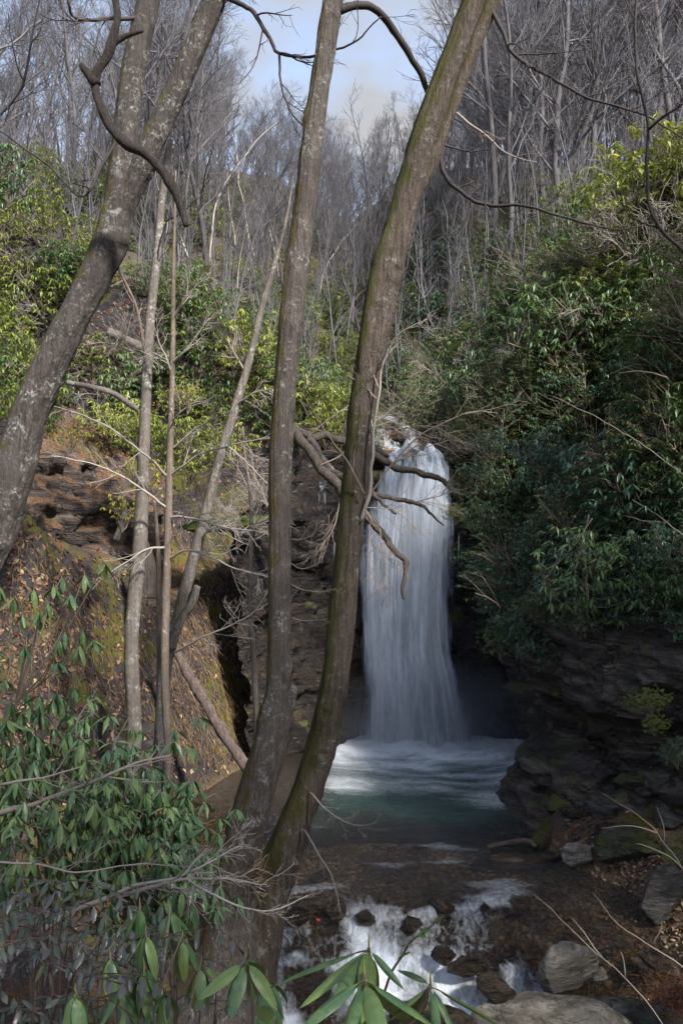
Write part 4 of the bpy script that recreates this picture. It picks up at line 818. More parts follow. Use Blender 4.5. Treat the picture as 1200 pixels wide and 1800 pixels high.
# fallen dead tree over the fall
fb = P(525, 765, 14.6); ft = empty('fallen_tree', tuple(fb), label='fallen dead tree whose limbs hang in front of the waterfall', cat='fallen tree')
part('trunk', hero_trunk([(480, 700, 26, 14.6), (525, 770, 26, 14.5), (570, 830, 25, 14.3), (610, 872, 24, 14.1), (650, 912, 20, 14.0), (685, 955, 17, 13.9), (716, 988, 11, 13.8)], M['log'], sides=16, seed=15, ws=.66, kink=.10, ridge=.12), M['log'], ft)
part('limb', hero_trunk([(500, 745, 20, 14.8), (540, 766, 20, 15.0), (590, 770, 20, 15.2), (640, 790, 18, 15.4), (690, 815, 17, 15.5), (745, 832, 15, 15.5), (785, 855, 11, 15.5), (812, 873, 7, 15.4)], M['log'], sides=16, seed=16, ws=.66, kink=.10, ridge=.12), M['log'], ft)
part('limb', hero_trunk([(540, 775, 19, 14.5), (575, 815, 18, 14.6), (615, 850, 16, 14.6), (660, 868, 13, 14.7), (715, 885, 11, 14.7), (745, 898, 8, 14.7), (778, 926, 4, 14.7)], M['log'], sides=14, seed=17, ws=.66, kink=.10, ridge=.12), M['log'], ft)
part('broken_limb', hero_trunk([(713, 983, 10, 13.8), (712, 1010, 8, 13.75), (707, 1035, 7, 13.7), (709, 1053, 5, 13.7)], M['twig_dark'], sides=10, seed=18), M['twig_dark'], ft)
part('broken_limb', hero_trunk([(650, 868, 10, 14.6), (675, 882, 9, 14.5), (698, 902, 6, 14.4)], M['log'], sides=10, seed=19, ws=.66, kink=.10, ridge=.12), M['log'], ft)
for pts in [[(610, 872, 14.1), (640, 890, 14.0), (690, 895, 13.9), (730, 930, 13.8)], [(560, 820, 14.3), (600, 800, 14.2), (640, 760, 14.0), (700, 735, 13.9)], [(540, 770, 14.8), (580, 735, 14.6), (620, 720, 14.5), (690, 740, 14.4), (760, 770, 14.2)], [(600, 860, 14.2), (590, 920, 14.1), (560, 970, 14.0)], [(690, 815, 15.5), (740, 790, 15.3), (790, 775, 15.2), (840, 785, 15.0)], [(720, 885, 14.7), (760, 875, 14.6), (800, 860, 14.5)], [(650, 910, 14.0), (655, 960, 13.9), (665, 1010, 13.9)], [(668, 930, 13.9), (676, 990, 13.8), (674, 1050, 13.8)], [(640, 790, 15.4), (700, 755, 15.2), (760, 750, 15.0), (820, 780, 14.8)]]:
    part('branch', px_branch(R1, pts, 0.014, 0.004, TW(10, 0.8, 0.003, up=-0.02)), M['twig'], ft)
# logs
def log(name, pts, mat, label, **k):
    b = P(*[pts[0][i] for i in (0, 1, 3)]); e = empty(name, tuple(b), label=label, cat='log')
    part('bark', hero_trunk(pts, M[mat], sides=18, **k), M[mat], e); return e
log('fallen_log', [(300, 1130, 18, 13.2), (330, 1182, 20, 13.0), (362, 1238, 23, 12.8), (400, 1300, 24, 12.6), (440, 1356, 25, 12.4)], 'log_red', 'straight reddish log leaning down the left bank into the water', seed=21, ws=.8, kink=.03)
log('fallen_log', [(x_, y_, w_, float(ground_hit(x_, y_ + 6)[1])) for x_, y_, w_ in ((190, 583, 15), (240, 605, 17), (300, 632, 16), (350, 655, 14), (400, 690, 9))], 'bark_pale', 'pale fallen log lying across the left hillside', seed=22)
log('dead_branch', [(118, 672, 8, 12.6), (160, 680, 9, 12.6), (200, 692, 10, 12.6), (242, 720, 10, 12.7)], 'bark_pale', 'pale bent dead branch beside the forked tree on left slope', seed=23)
log('mossy_log', [(940, 1490, 28, 11.9), (955, 1470, 32, 12.1), (972, 1445, 30, 12.5), (985, 1425, 24, 13.0)], 'log_moss', 'short mossy log end poking out below the cliff', seed=24)
log('broken_branch', [(205, 950, 12, 12.2), (218, 910, 11, 12.2), (218, 880, 7, 12.2)], 'bark_pale', 'short white broken branch under the yellow leaves', seed=26)
log('tree_stump', [(258, 1050, 34, 13.6), (262, 1000, 26, 13.6), (255, 960, 16, 13.6), (250, 935, 8, 13.6)], 'log', 'dark jagged stump on the left bank behind the thin stems', seed=27)
log('drift_branch', [(855, 1490, 9, 11.9), (890, 1482, 9, 11.9), (925, 1478, 9, 11.8), (940, 1488, 8, 11.7)], 'log_red', 'wet reddish branch lying on the dark ledge', seed=28)

# ------------------------------------------------------------------ shrubs
LT = np.array([[0, 0, 0], [0.42, 0.13, 0.035], [0.48, 0, 0.0], [0.42, -0.13, 0.035], [1.0, 0, -0.06]]); LTT = np.array([[0, 2, 1], [0, 3, 2], [1, 2, 4], [2, 3, 4]])
def leaf_mesh_arrays(C, D, L, Wd=1.0, roll=None):
    n = len(C); D = D / np.linalg.norm(D, axis=1)[:, None]
    S = np.cross(D, np.array([0, 0, 1.0])); S /= np.linalg.norm(S, axis=1)[:, None] + 1e-6
    N = np.cross(S, D)
    if roll is not None:
        c, s = np.cos(roll)[:, None], np.sin(roll)[:, None]; S, N = S * c + N * s, N * c - S * s
    V = C[:, None] + L[:, None, None] * (LT[None, :, 0:1] * D[:, None] + LT[None, :, 1:2] * Wd * S[:, None] + LT[None, :, 2:3] * N[:, None])
    T = LTT[None] + (np.arange(n) * 5)[:, None, None]
    return V.reshape(-1, 3), T.reshape(-1, 3)
def whorl_leaves(r, W, k, Lm, droop, wd):
    """W whorl centres -> leaf positions, directions, lengths"""
    n = len(W); tot = n * k; C = np.repeat(W, k, 0)
    az = (np.arange(k)[None] * 2 * math.pi / k + r.uniform(0, 6.28, (n, 1)) + r.normal(0, .3, (n, k))).ravel()
    dr = (r.normal(droop, 0.22, (n, 1)) + r.normal(0, .25, (n, k))).ravel()
    D = np.stack([np.cos(az) * np.cos(dr), np.sin(az) * np.cos(dr), -np.sin(dr)], -1)
    L = Lm * r.uniform(.65, 1.15, tot)
    V, T = leaf_mesh_arrays(C + D * 0.012, D, L, wd, r.normal(0, .25, tot))
    return V, T, np.repeat(np.clip(np.repeat(r.rand(n), k) * 0.5 + r.rand(tot) * 0.5, 0, 1), 5)
def shrub_proto(seed, rad, ht, nwh, k, Lm, droop, wd, lmat, smat, gap=0.1):
    r = np.random.RandomState(seed); pts = []
    while len(pts) < nwh:
        p = r.normal(size=3); p /= np.linalg.norm(p); q = r.rand() ** 0.38
        p = p * q * np.array([rad, rad, ht * 0.55]) + np.array([0, 0, ht * 0.5])
        lump = fbm(p[None] / rad * 1.6 + seed, 3)[0]
        p = p + (p - np.array([0, 0, ht * 0.4])) * lump * 0.55
        if lump > -gap - 0.25 * r.rand() and p[2] > 0.02: pts.append(p)
    W = np.array(pts)
    V, T, R = whorl_leaves(r, W, k, Lm, droop, wd)
    fol = make_mesh('foliage', V, tris=T, attrs={'rnd': R}, mats=[lmat], smooth=False)
    acc = Acc(); stems = []
    for j in range(7):
        a = r.uniform(0, 6.28); tilt = r.uniform(.2, .9)
        pa, _ = wob_path(r, (0, 0, -0.25), (math.cos(a) * tilt, math.sin(a) * tilt, 1), ht * r.uniform(.7, 1.05), 7, .2)
        acc.add(*tube(pa, np.linspace(.022, .008, len(pa)), 5, False)); stems.append(pa)
    S = np.vstack(stems)
    for p in W[::2]:
        j = np.argmin(np.linalg.norm(S - p * np.array([.8, .8, .75]), axis=1)); a = S[j]; m = (a + p) / 2 + r.normal(0, .05, 3)
        acc.add(*tube(np.array([a, m, p]), np.array([.008, .006, .004]), 3, False))
    return acc.mesh('stems', smat), fol
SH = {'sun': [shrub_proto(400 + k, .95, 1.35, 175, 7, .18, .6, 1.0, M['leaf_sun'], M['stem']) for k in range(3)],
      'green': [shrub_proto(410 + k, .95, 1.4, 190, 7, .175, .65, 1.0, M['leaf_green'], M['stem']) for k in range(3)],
      'dark': [shrub_proto(420 + k, .95, 1.25, 220, 7, .17, .6, 1.0, M['leaf_shaded'], M['stem']) for k in range(3)],
      'olive': [shrub_proto(430 + k, 1.0, 1.4, 420, 6, .085, .3, 1.2, M['leaf_olive'], M['stem']) for k in range(2)],
      'hem': [shrub_proto(440 + k, 1.1, 1.7, 520, 6, .085, .25, 1.1, M['leaf_green'], M['stem']) for k in range(2)],
      'yellow': [shrub_proto(450 + k, .5, .8, 40, 6, .12, .8, 1.1, M['leaf_yellow'], M['stem']) for k in range(1)]}
def bare_shrub_proto(seed, ht, n, mat):
    r = np.random.RandomState(seed); acc = Acc()
    cfg = [dict(n=9, t0=.2, len=ht * .55, ang=.7, wob=.16, up=.02, segs=5, sides=3, rk=.6, rmin=.0035), dict(n=4, t0=.2, len=ht * .25, ang=.6, wob=.2, up=0, segs=3, sides=3, rk=.7, rmin=.0028)]
    for j in range(n):
        a = r.uniform(0, 6.28); pa, _ = wob_path(r, (0, 0, -.2), (math.cos(a) * .8, math.sin(a) * .8, 1), ht * r.uniform(.7, 1.2), 8, .15, -.02)
        ra = np.linspace(.013, .004, len(pa)); acc.add(*tube(pa, ra, 4, False)); twigs(r, acc, pa, ra, 0, cfg)
    return acc.mesh('twigs', mat)
BS = [bare_shrub_proto(500 + k, 1.3, 6, M['twig_pale'] if k < 2 else M['twig']) for k in range(3)]
SLBL = {
 'lhill': ('yellow-green rhododendron on the sunlit left hillside', 'rhododendrons on the left hillside'),
 'lcrest': ('olive evergreen shrub high on the left crest under bare trees', 'evergreen shrubs on the left crest'),
 'mid': ('green shrub in the valley behind the two bare trunks', 'shrubs in the valley above the falls'),
 'rtop': ('sunlit rhododendron on top of right slope', 'sunlit rhododendrons on the right slope'),
 'rolive': ('olive fine-leaved evergreen in the thicket above right of the fall', 'fine-leaved evergreens above the fall'),
 'rdark': ('dark glossy rhododendron on the shaded right cliff', 'dark rhododendrons on the right cliff'),
 'far': ('low brown-green shrub under the bare far trees', 'undergrowth shrubs below the far wood')}
def place_label(key, p):
    px = 600 + p[0] / p[1] * F; py = 900 - (p[2] - CAMZ) / p[1] * F; t = SLBL[key][0]
    if key == 'lhill': return t + (', left of the forked tree' if px < 150 else ', by the thin stems' if px < 400 else ', behind the middle trunk')
    if key == 'lcrest': return t + (', at left edge' if px < 120 else '')
    if key == 'rdark': return t + (', close to the fall' if px < 900 else ', above the overhang' if py > 860 else ', high on the cliff') + (' at right edge' if px > 1080 else '')
    if key == 'rtop': return t + (', at right edge' if px > 1090 else ', left of the arching sapling') + (', upper row' if py < 400 else '')
    if key == 'rolive': return t + (', next to the mossy trunk' if px < 800 else '')
    if key == 'far': return t + (' left of the mossy trunk' if px < 680 else ' right of the mossy trunk')
    return t + (' between them' if px > 530 else ', left of the middle trunk')
def shrub(kind, loc, s, key, name='rhododendron_shrub', sz=1.0, tilt=(0, 0)):
    me = rt.choice(SH[kind]); name = 'dark_rhododendron' if key == 'rdark' else name; e = empty(name, tuple(loc), label=place_label(key, loc) if key in SLBL else key, cat='shrub', group=SLBL[key][1] if key in SLBL else None)  # dark cliff shrubs are rhododendrons under their own name
    e.scale = (s, s, s * sz); e.rotation_euler = (tilt[0], tilt[1], rt.uniform(0, 6.28)); st = link('stems', me[0], e); fo = link('foliage', me[1], e); fo['kind'] = 'stuff'; return e
def cover(pxr, pyr, n, kinds, key, s, mind=0.55, keep=None, y0=9.0, name='rhododendron_shrub', sink=0.12, tilt=0.12, ymax=200):
    got = []; t_ = 0
    while len(got) < n and t_ < n * 12:
        t_ += 1
        px, py = rt.uniform(*pxr), rt.uniform(*pyr)
        if keep and not keep(px, py): continue
        g_ = surface_hit(px, py, y0) if key == 'rdark' else ground_hit(px, py, y0)
        if g_ is None or g_[1] > ymax or any(np.linalg.norm(g_ - q) < mind for q in got): continue
        got.append(g_); sc = rt.uniform(*s)
        shrub(rt.choice(kinds), g_ - np.array([0, 0, sink]), sc, key, name, tilt=(rt.gauss(0, tilt), rt.gauss(0, tilt)))
# left hillside
bare_patch = lambda px, py: not (100 < px < 420 and 560 < py < 720 and rt.random() < 0.75)
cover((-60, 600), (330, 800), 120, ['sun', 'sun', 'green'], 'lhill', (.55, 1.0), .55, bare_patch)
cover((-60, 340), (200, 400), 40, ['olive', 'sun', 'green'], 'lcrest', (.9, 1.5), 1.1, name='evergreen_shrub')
cover((330, 660), (480, 800), 44, ['green', 'olive', 'sun'], 'mid', (.6, 1.0), .7, name='evergreen_shrub')
# right: crest, thicket, dark cliff
for px, py, sc in [(985, 330, 1.5), (1030, 350, 1.6), (1075, 330, 1.5), (1010, 400, 1.4), (1060, 410, 1.4), (1120, 380, 1.3), (1170, 350, 1.4), (960, 430, 1.1), (1000, 290, 1.3)]:
    g_ = ground_hit(px, py + 40, 14)
    if g_ is not None and g_[1] < 30: shrub('sun', g_, sc, 'rtop')
cover((960, 1260), (230, 430), 34, ['sun', 'sun', 'sun', 'green'], 'rtop', (.9, 1.5), .9, ymax=27)
cover((690, 1000), (420, 660), 60, ['olive', 'green', 'green', 'hem'], 'rolive', (.5, 1.5), .65, name='evergreen_shrub', ymax=25)
cover((900, 1260), (400, 700), 64, ['sun', 'olive', 'green', 'hem'], 'rtop', (.5, 1.4), .65, ymax=24)
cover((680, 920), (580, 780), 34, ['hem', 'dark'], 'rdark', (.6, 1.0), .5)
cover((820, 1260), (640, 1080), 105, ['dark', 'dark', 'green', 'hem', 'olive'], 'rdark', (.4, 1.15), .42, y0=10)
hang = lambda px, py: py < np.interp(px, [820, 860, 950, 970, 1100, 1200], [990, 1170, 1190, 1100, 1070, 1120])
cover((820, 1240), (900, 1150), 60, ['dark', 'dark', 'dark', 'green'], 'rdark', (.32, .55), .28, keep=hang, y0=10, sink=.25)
cover((630, 880), (430, 700), 40, ['green', 'hem', 'olive', 'dark'], 'rolive', (.7, 1.5), .8, name='evergreen_shrub', y0=19, ymax=45)
# far undergrowth
cover((380, 980), (380, 520), 20, ['olive', 'green'], 'far', (.9, 1.5), 1.5, name='evergreen_shrub', y0=22)
# shrubs hanging over the cliff edge
for k, (px, py, Y, s, kd) in enumerate([(925, 1130, 13.9, .45, 'dark'), (880, 1130, 14.3, .42, 'green'), (990, 1030, 13.3, .45, 'dark'), (1040, 960, 13.0, .5, 'dark'), (890, 1000, 14.6, .55, 'dark'), (850, 920, 15.2, .5, 'green'), (930, 1060, 14.0, .5, 'dark'), (900, 1100, 14.2, .4, 'dark'), (960, 960, 14.0, .6, 'dark'), (1000, 880, 14.0, .6, 'dark'), (1080, 820, 13.5, .6, 'dark'), (840, 1010, 15.6, .4, 'dark'),
                                        (1170, 1030, 11.5, .5, 'green'), (1190, 960, 11.3, .5, 'dark'), (950, 800, 15.5, .6, 'dark'), (800, 905, 15.8, .28, 'sun'), (835, 830, 17.6, .42, 'dark'), (860, 780, 17.4, .5, 'dark'), (815, 765, 18.8, .4, 'green'), (640, 755, 19.2, .35, 'green'), (1150, 700, 13, .7, 'green'), (870, 1060, 14.8, .45, 'dark')]):
    shrub(kd, P(px, py, Y) - np.array([0, 0, .5 * s]), s, 'rdark')
for px, py, Y, s in [(1145, 1235, 10.9, .24), (1150, 1275, 10.7, .2), (1190, 1330, 11, .3), (1110, 1235, 11.2, .16)]:
    shrub('sun' if py < 1300 else 'dark', P(px, py, Y) - np.array([0, 0, .1]), s, 'small fresh green rhododendron sprig growing from the cliff foot at right edge' if False else 'rdark')
# yellow-leaved shrubs
for k, (px, py, Y, s, lb) in enumerate([(250, 830, 12.0, .8, 'shrub of drooping yellow leaves behind the grey mottled stem'), (215, 890, 11.8, .6, 'small yellow-leaved shrub above the white broken branch'), (330, 690, 12.5, .55, 'small shrub with bright yellow leaves beside the brown sapling top'), (130, 760, 12.5, .45, 'low yellowing shrub at the foot of the forked tree')]):
    shrub('yellow', P(px, py, Y) - np.array([0, 0, .4 * s]), s, lb, 'yellow_leaved_shrub')
for k, (px, py, Y, s) in enumerate([(330, 800, 13.5, .7), (290, 780, 13.5, .6), (380, 790, 14, .7), (240, 760, 13.5, .55)]):
    shrub('sun', P(px, py, Y) - np.array([0, 0, .5 * s]), s, 'lhill')
# leafless shrubs
BL = {'l': ('pale leafless twiggy bush on the left slope', 'leafless bushes on the left slope'), 'r': ('pale leafless twiggy bush in the right thicket', 'leafless bushes in the right thicket'), 'm': ('tangled bare bush by the mossy ledge', 'bare bushes by the mossy ledge')}
def bbush(loc, s, key, k=None):
    e = link('bare_bush', BS[rt.randrange(3) if k is None else k], None, loc, (rt.gauss(0, .3), rt.gauss(0, .3), rt.uniform(0, 6.28)), (s, s, s)); tag(e, BL[key][0], 'bush', BL[key][1])
for _ in range(34):
    g_ = ground_hit(rt.uniform(-40, 640), rt.uniform(430, 760))
    if g_ is not None: bbush(g_, rt.uniform(.6, 1.3), 'l')
for _ in range(40):
    g_ = ground_hit(rt.uniform(760, 1240), rt.uniform(380, 720))
    if g_ is not None: bbush(g_ + np.array([0, 0, .5]), rt.uniform(.8, 1.6), 'r', rt.randrange(2))
for px, py in [(350, 840), (400, 850), (440, 850), (380, 870), (470, 840), (420, 890), (330, 870), (450, 900)]:
    bbush(P(px, py, rt.uniform(14, 15.3)) - np.array([0, 0, .4]), rt.uniform(.5, .8), 'm')

# ------------------------------------------------------------------ litter, grass, moss on the banks
def litter(name, n, pxr, pyr, label, size=(.03, .07), y0=9.0, yellow=0.0):
    px = rs.uniform(*pxr, n); py = rs.uniform(*pyr, n)
    ys = np.arange(y0, 24, 0.06)[None]; C = []
    for a in range(0, n, 2000):
        x = (px[a:a + 2000, None] - 600) / F * ys; z = CAMZ + (900 - py[a:a + 2000, None]) / F * ys
        hit = H(x, ys + 0 * x, False) > z; k = hit.argmax(1); ok = hit.any(1)
        y = ys[0][k][ok]; xx = x[np.arange(len(k)), k][ok]; C.append(np.stack([xx, y], -1))
    C = np.vstack(C); C = C + rs.normal(0, .08, C.shape); z = H(C[:, 0], C[:, 1]); e = .04
    gxv = (H(C[:, 0] + e, C[:, 1]) - z) / e; gyv = (H(C[:, 0], C[:, 1] + e) - z) / e
    N = np.stack([-gxv, -gyv, np.ones_like(gxv)], -1); N /= np.linalg.norm(N, axis=1)[:, None]; N = N + rs.normal(0, .35, N.shape); N /= np.linalg.norm(N, axis=1)[:, None]
    A = np.cross(N, rs.normal(size=N.shape)); A /= np.linalg.norm(A, axis=1)[:, None]; B = np.cross(N, A)
    m = len(C); L = rs.uniform(*size, m)[:, None]; c0 = np.c_[C, z + .012]; W = L * rs.uniform(.35, .6, (m, 1)); curl = N * L * rs.uniform(.05, .4, (m, 1))
    V = np.stack([c0 - A * L, c0 - B * W + curl, c0 + A * L, c0 + B * W + curl], 1).reshape(-1, 3)
    T = np.array([[0, 1, 2], [0, 2, 3]])[None] + (np.arange(m) * 4)[:, None, None]
    R = np.repeat(rs.rand(m) ** 1.2, 4)
    tag(link(name, make_mesh(name, V, tris=T.reshape(-1, 3), attrs={'rnd': R}, mats=[M['litter']], smooth=False)), label, 'leaf litter', kind='stuff')
litter('leaf_litter', 9000, (-40, 640), (540, 1420), 'brown fallen leaves scattered over the left bank and hillside')
litter('leaf_litter', 3000, (860, 1260), (860, 1720), 'dark red-brown fallen leaves on the right bank and cliff foot')
def straw(name, n, pxr, pyr, label, L0=.35, y0=12.0, mat='straw'):
    px, py = rs.uniform(*pxr, n), rs.uniform(*pyr, n); ys = np.arange(y0, 20, .08)[None]
    x = (px[:, None] - 600) / F * ys; hit = H(x, ys + 0 * x, False) > CAMZ + (900 - py[:, None]) / F * ys
    ok = hit.any(1); k = hit.argmax(1)[ok]; y = ys[0][k]; xx = x[ok][np.arange(len(k)), k]; m = len(k)
    p = np.stack([xx, y, H(xx, y) + .02], -1); U = lambda a: a / np.linalg.norm(a, axis=1)[:, None]
    d = U(np.stack([rs.normal(.4, .5, m), -.6 + rs.normal(0, .4, m), rs.uniform(.1, .9, m)], -1)); L = L0 * rs.uniform(.35, 1.25, m)[:, None]
    wv = U(np.cross(d, [0, 0, 1.0])) * rs.uniform(.002, .0045, m)[:, None]; rows_ = []
    for s_ in range(4):
        wd = wv * (1 - s_ / 3.4); rows_ += [p - wd, p + wd]; d = U(d + np.array([0, 0, -.6]) + rs.normal(0, .12, (m, 3))); p = p + d * L / 3
    V = np.stack(rows_, 1).reshape(-1, 3)
    T = np.array([[2 * a, 2 * a + 1, 2 * a + 3, 2 * a + 2] for a in range(3)])[None] + (np.arange(m) * 8)[:, None, None]
    tag(link(name, make_mesh(name, V, quads=T.reshape(-1, 4), attrs={'rnd': np.repeat(rs.rand(m), 8)}, mats=[M[mat]], smooth=False)), label, 'dead grass', kind='stuff')
straw('dead_grass', 3600, (300, 480), (930, 1340), 'straw-coloured dead grass drooping down the left bank')
straw('dead_grass', 1300, (0, 300), (1000, 1260), 'rust-orange dead grass among leaves on the lower left bank', L0=.28, y0=11)
straw('dead_grass', 900, (50, 190), (740, 860), 'tuft of rusty dead grass over the rock outcrop', L0=.45, y0=11)

# ------------------------------------------------------------------ foreground rhododendrons: every leaf an object
def big_leaf_mesh(name, mat, width=0.27, droop=0.18, nl=8, fold=0.10):
    t = np.linspace(0, 1, nl + 1); wd = width * 0.5 * np.sin(np.clip((t - .10) / .90, 0, 1) ** 0.8 * math.pi) ** 0.75 + 0.006
    wd[-1] = 0.003
    V = []
    for i, x in enumerate(t):
        zc = -droop * x ** 2 + 0.03 * math.sin(x * 3)
        for s in (-1, -.5, 0, .5, 1): V.append([x, s * wd[i], zc + fold * width * (1 - abs(s)) * -1 * 0.6 + (-0.35 * wd[i] * abs(s) ** 2)])
    V = np.array(V); Q = []
    for i in range(nl):
        for j in range(4): a = i * 5 + j; Q.append([a, a + 5, a + 6, a + 1])
    return make_mesh(name, V, quads=np.array(Q), mats=[mat])
LEAF = {'mass': [big_leaf_mesh('rhododendron_leaf', M['rhodo_leaf'], .27, d, 5) for d in (.05, .15, .28)],
        'near': [big_leaf_mesh('rhododendron_leaf', M['rhodo_leaf_near'], .26, d, 10) for d in (.06, .16, .3)],
        'hobble': [big_leaf_mesh('hobble_leaf', M['hobble_leaf'], .36, d, 4) for d in (.05, .15)],
        'holly': [big_leaf_mesh('holly_leaf', M['holly_leaf'], .55, .1, 6)]}
RL = np.random.RandomState(91)
def leaf_obj(parent, p, d, L, kind, roll=0.0, wscale=1.0):
    d = unit(d); s = unit(np.cross([0, 0, 1], d)) if abs(d[2]) < .99 else np.array([1.0, 0, 0]); n = np.cross(d, s)
    c, q = math.cos(roll), math.sin(roll); s, n = s * c + n * q, n * c - s * q
    o = bpy.data.objects.new('leaf', random.choice(LEAF[kind])); COL.objects.link(o); o.parent = parent
    pl = np.array(p) - np.array(parent.location)
    m = Matrix(((d[0], s[0], n[0], 0), (d[1], s[1], n[1], 0), (d[2], s[2], n[2], 0), (0, 0, 0, 1)))
    o.matrix_basis = Matrix.Translation(pl) @ m @ Matrix.Diagonal((L, L * wscale, L, 1)); return o
def whorl(parent, p, k, L, droop, kind='mass', dj=.22):
    a0 = RL.uniform(0, 6.28)
    for j in range(k):
        az = a0 + j * 2 * math.pi / k + RL.normal(0, .2); dr = droop + RL.normal(0, dj)
        leaf_obj(parent, p, (math.cos(az) * math.cos(dr), math.sin(az) * math.cos(dr), -math.sin(dr)), L * RL.uniform(.75, 1.12), kind, RL.normal(0, .2))
BUD = (lambda a: (a.add(*tube(np.array([[0, 0, 0], [0, 0, .07], [0, 0, .2]]), np.array([.010, .013, .003]), 7)), a)[1])(Acc()).mesh('bud', M['bud'])
def rhodo(label, base, whorls, L, kind='mass', k=(6, 9), droop=1.0, stem_r=.014, mat='stem', fill=0):
    e = empty('rhododendron_shrub', tuple(base), label=label, cat='shrub')
    acc = Acc(); base = np.array(base)
    trunks = []
    for j in range(4):
        tgt = whorls[RL.randint(len(whorls))]; pa = spline(np.array([base, base * .55 + tgt * .45 + RL.normal(0, .1, 3) - np.array([0, 0, .1]), tgt * .75 + base * .25 + np.array([0, 0, -.05])]), n=6)
        acc.add(*tube(pa, np.linspace(stem_r * 1.5, stem_r * .7, len(pa)), 6, False)); trunks.append(pa)
    S = np.vstack(trunks)
    for w_ in whorls:
        j = np.argmin(np.linalg.norm(S - (w_ + np.array([0, 0, -.22])), axis=1) + 0.6 * np.maximum(S[:, 2] - w_[2] + .08, 0)); a = S[j]
        pa = spline(np.array([a, a * .4 + w_ * .6 + np.array([0, 0, -.06]) + RL.normal(0, .03, 3), w_ + np.array([0, 0, .012])]), n=4)
        acc.add(*tube(pa, np.linspace(stem_r * .55, stem_r * .3, len(pa)), 5, False))
        if kind == 'near': link('bud', BUD, e, Vector(w_ - base), (RL.normal(0, .1), RL.normal(0, .1), 0), (L, L, L))
        whorl(e, w_, RL.randint(*k), L, droop + RL.normal(0, .15), kind)
    if fill:
        W = np.vstack([np.array(whorls)[RL.randint(len(whorls), size=fill)] + RL.normal(0, 1, (fill, 3)) * np.array([.16, .1, .14]) + np.array([0, .22, -.08])])
        V, T, R_ = whorl_leaves(RL, W, 7, L * .95, .85, 1.0); fo = make_mesh('foliage', V - base, tris=T, attrs={'rnd': R_}, mats=[M['leaf_fill']], smooth=False)
        o = link('foliage', fo, e); o['kind'] = 'stuff'
    part('stems', acc, M[mat], e); return e
def region_whorls(n, pxr, pyr, yr_, keep=None, mind=.09):
    W = []; t_ = 0
    while len(W) < n and t_ < n * 60:
        t_ += 1; px, py = RL.uniform(*pxr), RL.uniform(*pyr)
        if keep and not keep(px, py): continue
        p = P(px, py, RL.uniform(*yr_))
        if all(np.linalg.norm(p - q) > mind for q in W): W.append(p)
    return W
gb = lambda px, Y: np.array([(px - 600) / F * Y, Y, float(H(np.array((px - 600) / F * Y), np.array(float(Y)))) - .05])
topl = lambda px, py: py > np.interp(px, [0, 120, 200, 330, 400], [1185, 1215, 1290, 1330, 1480])
rhodo('dark green rhododendron at left edge below the mossy orange ground', gb(60, 5.6), region_whorls(42, (-20, 150), (1190, 1420), (5.1, 5.8), topl), .14, fill=130)
rhodo('dense rhododendron with drooping leaves in front of the thin stems', gb(240, 5.5), region_whorls(38, (120, 340), (1290, 1480), (4.9, 5.7), topl), .14, fill=140)
rhodo('rhododendron hanging leaves left of the trunk foot', gb(300, 5.2), region_whorls(34, (170, 345), (1430, 1640), (4.6, 5.4), topl), .14, fill=130)
rhodo('shaded rhododendron filling the left edge above the purple leaves', gb(60, 5.0), region_whorls(34, (-20, 190), (1400, 1560), (4.4, 5.1), topl), .13, fill=120)
rhodo('rhododendron branch with dark leaf rosettes over the leafy left bank', gb(-60, 6.6), [P(*q) for q in [(25, 1050, 6.3), (60, 1035, 6.2), (95, 1030, 6.3), (125, 1045, 6.2), (70, 1075, 6.1), (40, 1080, 6.2), (110, 1015, 6.4), (150, 1010, 6.3), (185, 990, 6.3), (115, 1110, 6.1), (145, 1105, 6.1), (165, 1125, 6.2), (105, 1125, 6.0), (140, 1135, 6.0), (0, 1030, 6.3), (85, 1055, 6.3)]], .15)
# near rosettes along the bottom
near_w = [(246, 1592, 2.9), (256, 1640, 2.85), (254, 1698, 2.6), (322, 1648, 2.9), (354, 1696, 2.7), (194, 1680, 2.8), (300, 1600, 3.3), (132, 1745, 2.3), (215, 1735, 2.6), (290, 1745, 2.5)]
rhodo('tiered rhododendron rosettes with long drooping leaves at bottom left', gb(270, 2.7), [P(*q) for q in near_w], .155, 'near', (7, 10), 1.15, .012)
rhodo('small rhododendron rosette with yellow buds near the trunk foot at bottom', gb(440, 2.4), [P(440, 1672, 2.4), P(432, 1690, 2.3), P(470, 1720, 2.5)], .15, 'near', (6, 9), 1.05, .010)
# large rosette at bottom centre, leaf by leaf
e = empty('rhododendron_shrub', tuple(gb(630, 1.35)), label='nearest rhododendron with very large leaves at bottom centre over the rapids', cat='shrub')
w1, w2, w3 = P(648, 1668, 1.55), P(640, 1722, 1.38), P(756, 1733, 1.5)
def aim(o_, px, py, Y): return P(px, py, Y) - o_
acc = Acc(); bd = np.array(gb(630, 1.35)); s_ = bd * .4 + w2 * .6
acc.add(*tube(spline(np.array([bd, P(640, 1850, 1.46), w2]), n=8), np.linspace(.010, .005, 17), 7)); acc.add(*tube(spline(np.array([P(640, 1830, 1.48), P(650, 1740, 1.62), w1]), n=8), np.linspace(.006, .004, 17), 6)); acc.add(*tube(spline(np.array([P(640, 1860, 1.46), P(720, 1800, 1.55), w3]), n=8), np.linspace(.006, .004, 17), 6))
part('stem', acc, M['stem'], e)
for q in (w1, w2, w3): link('bud', BUD, e, Vector(q - bd), None, (.17, .17, .17))
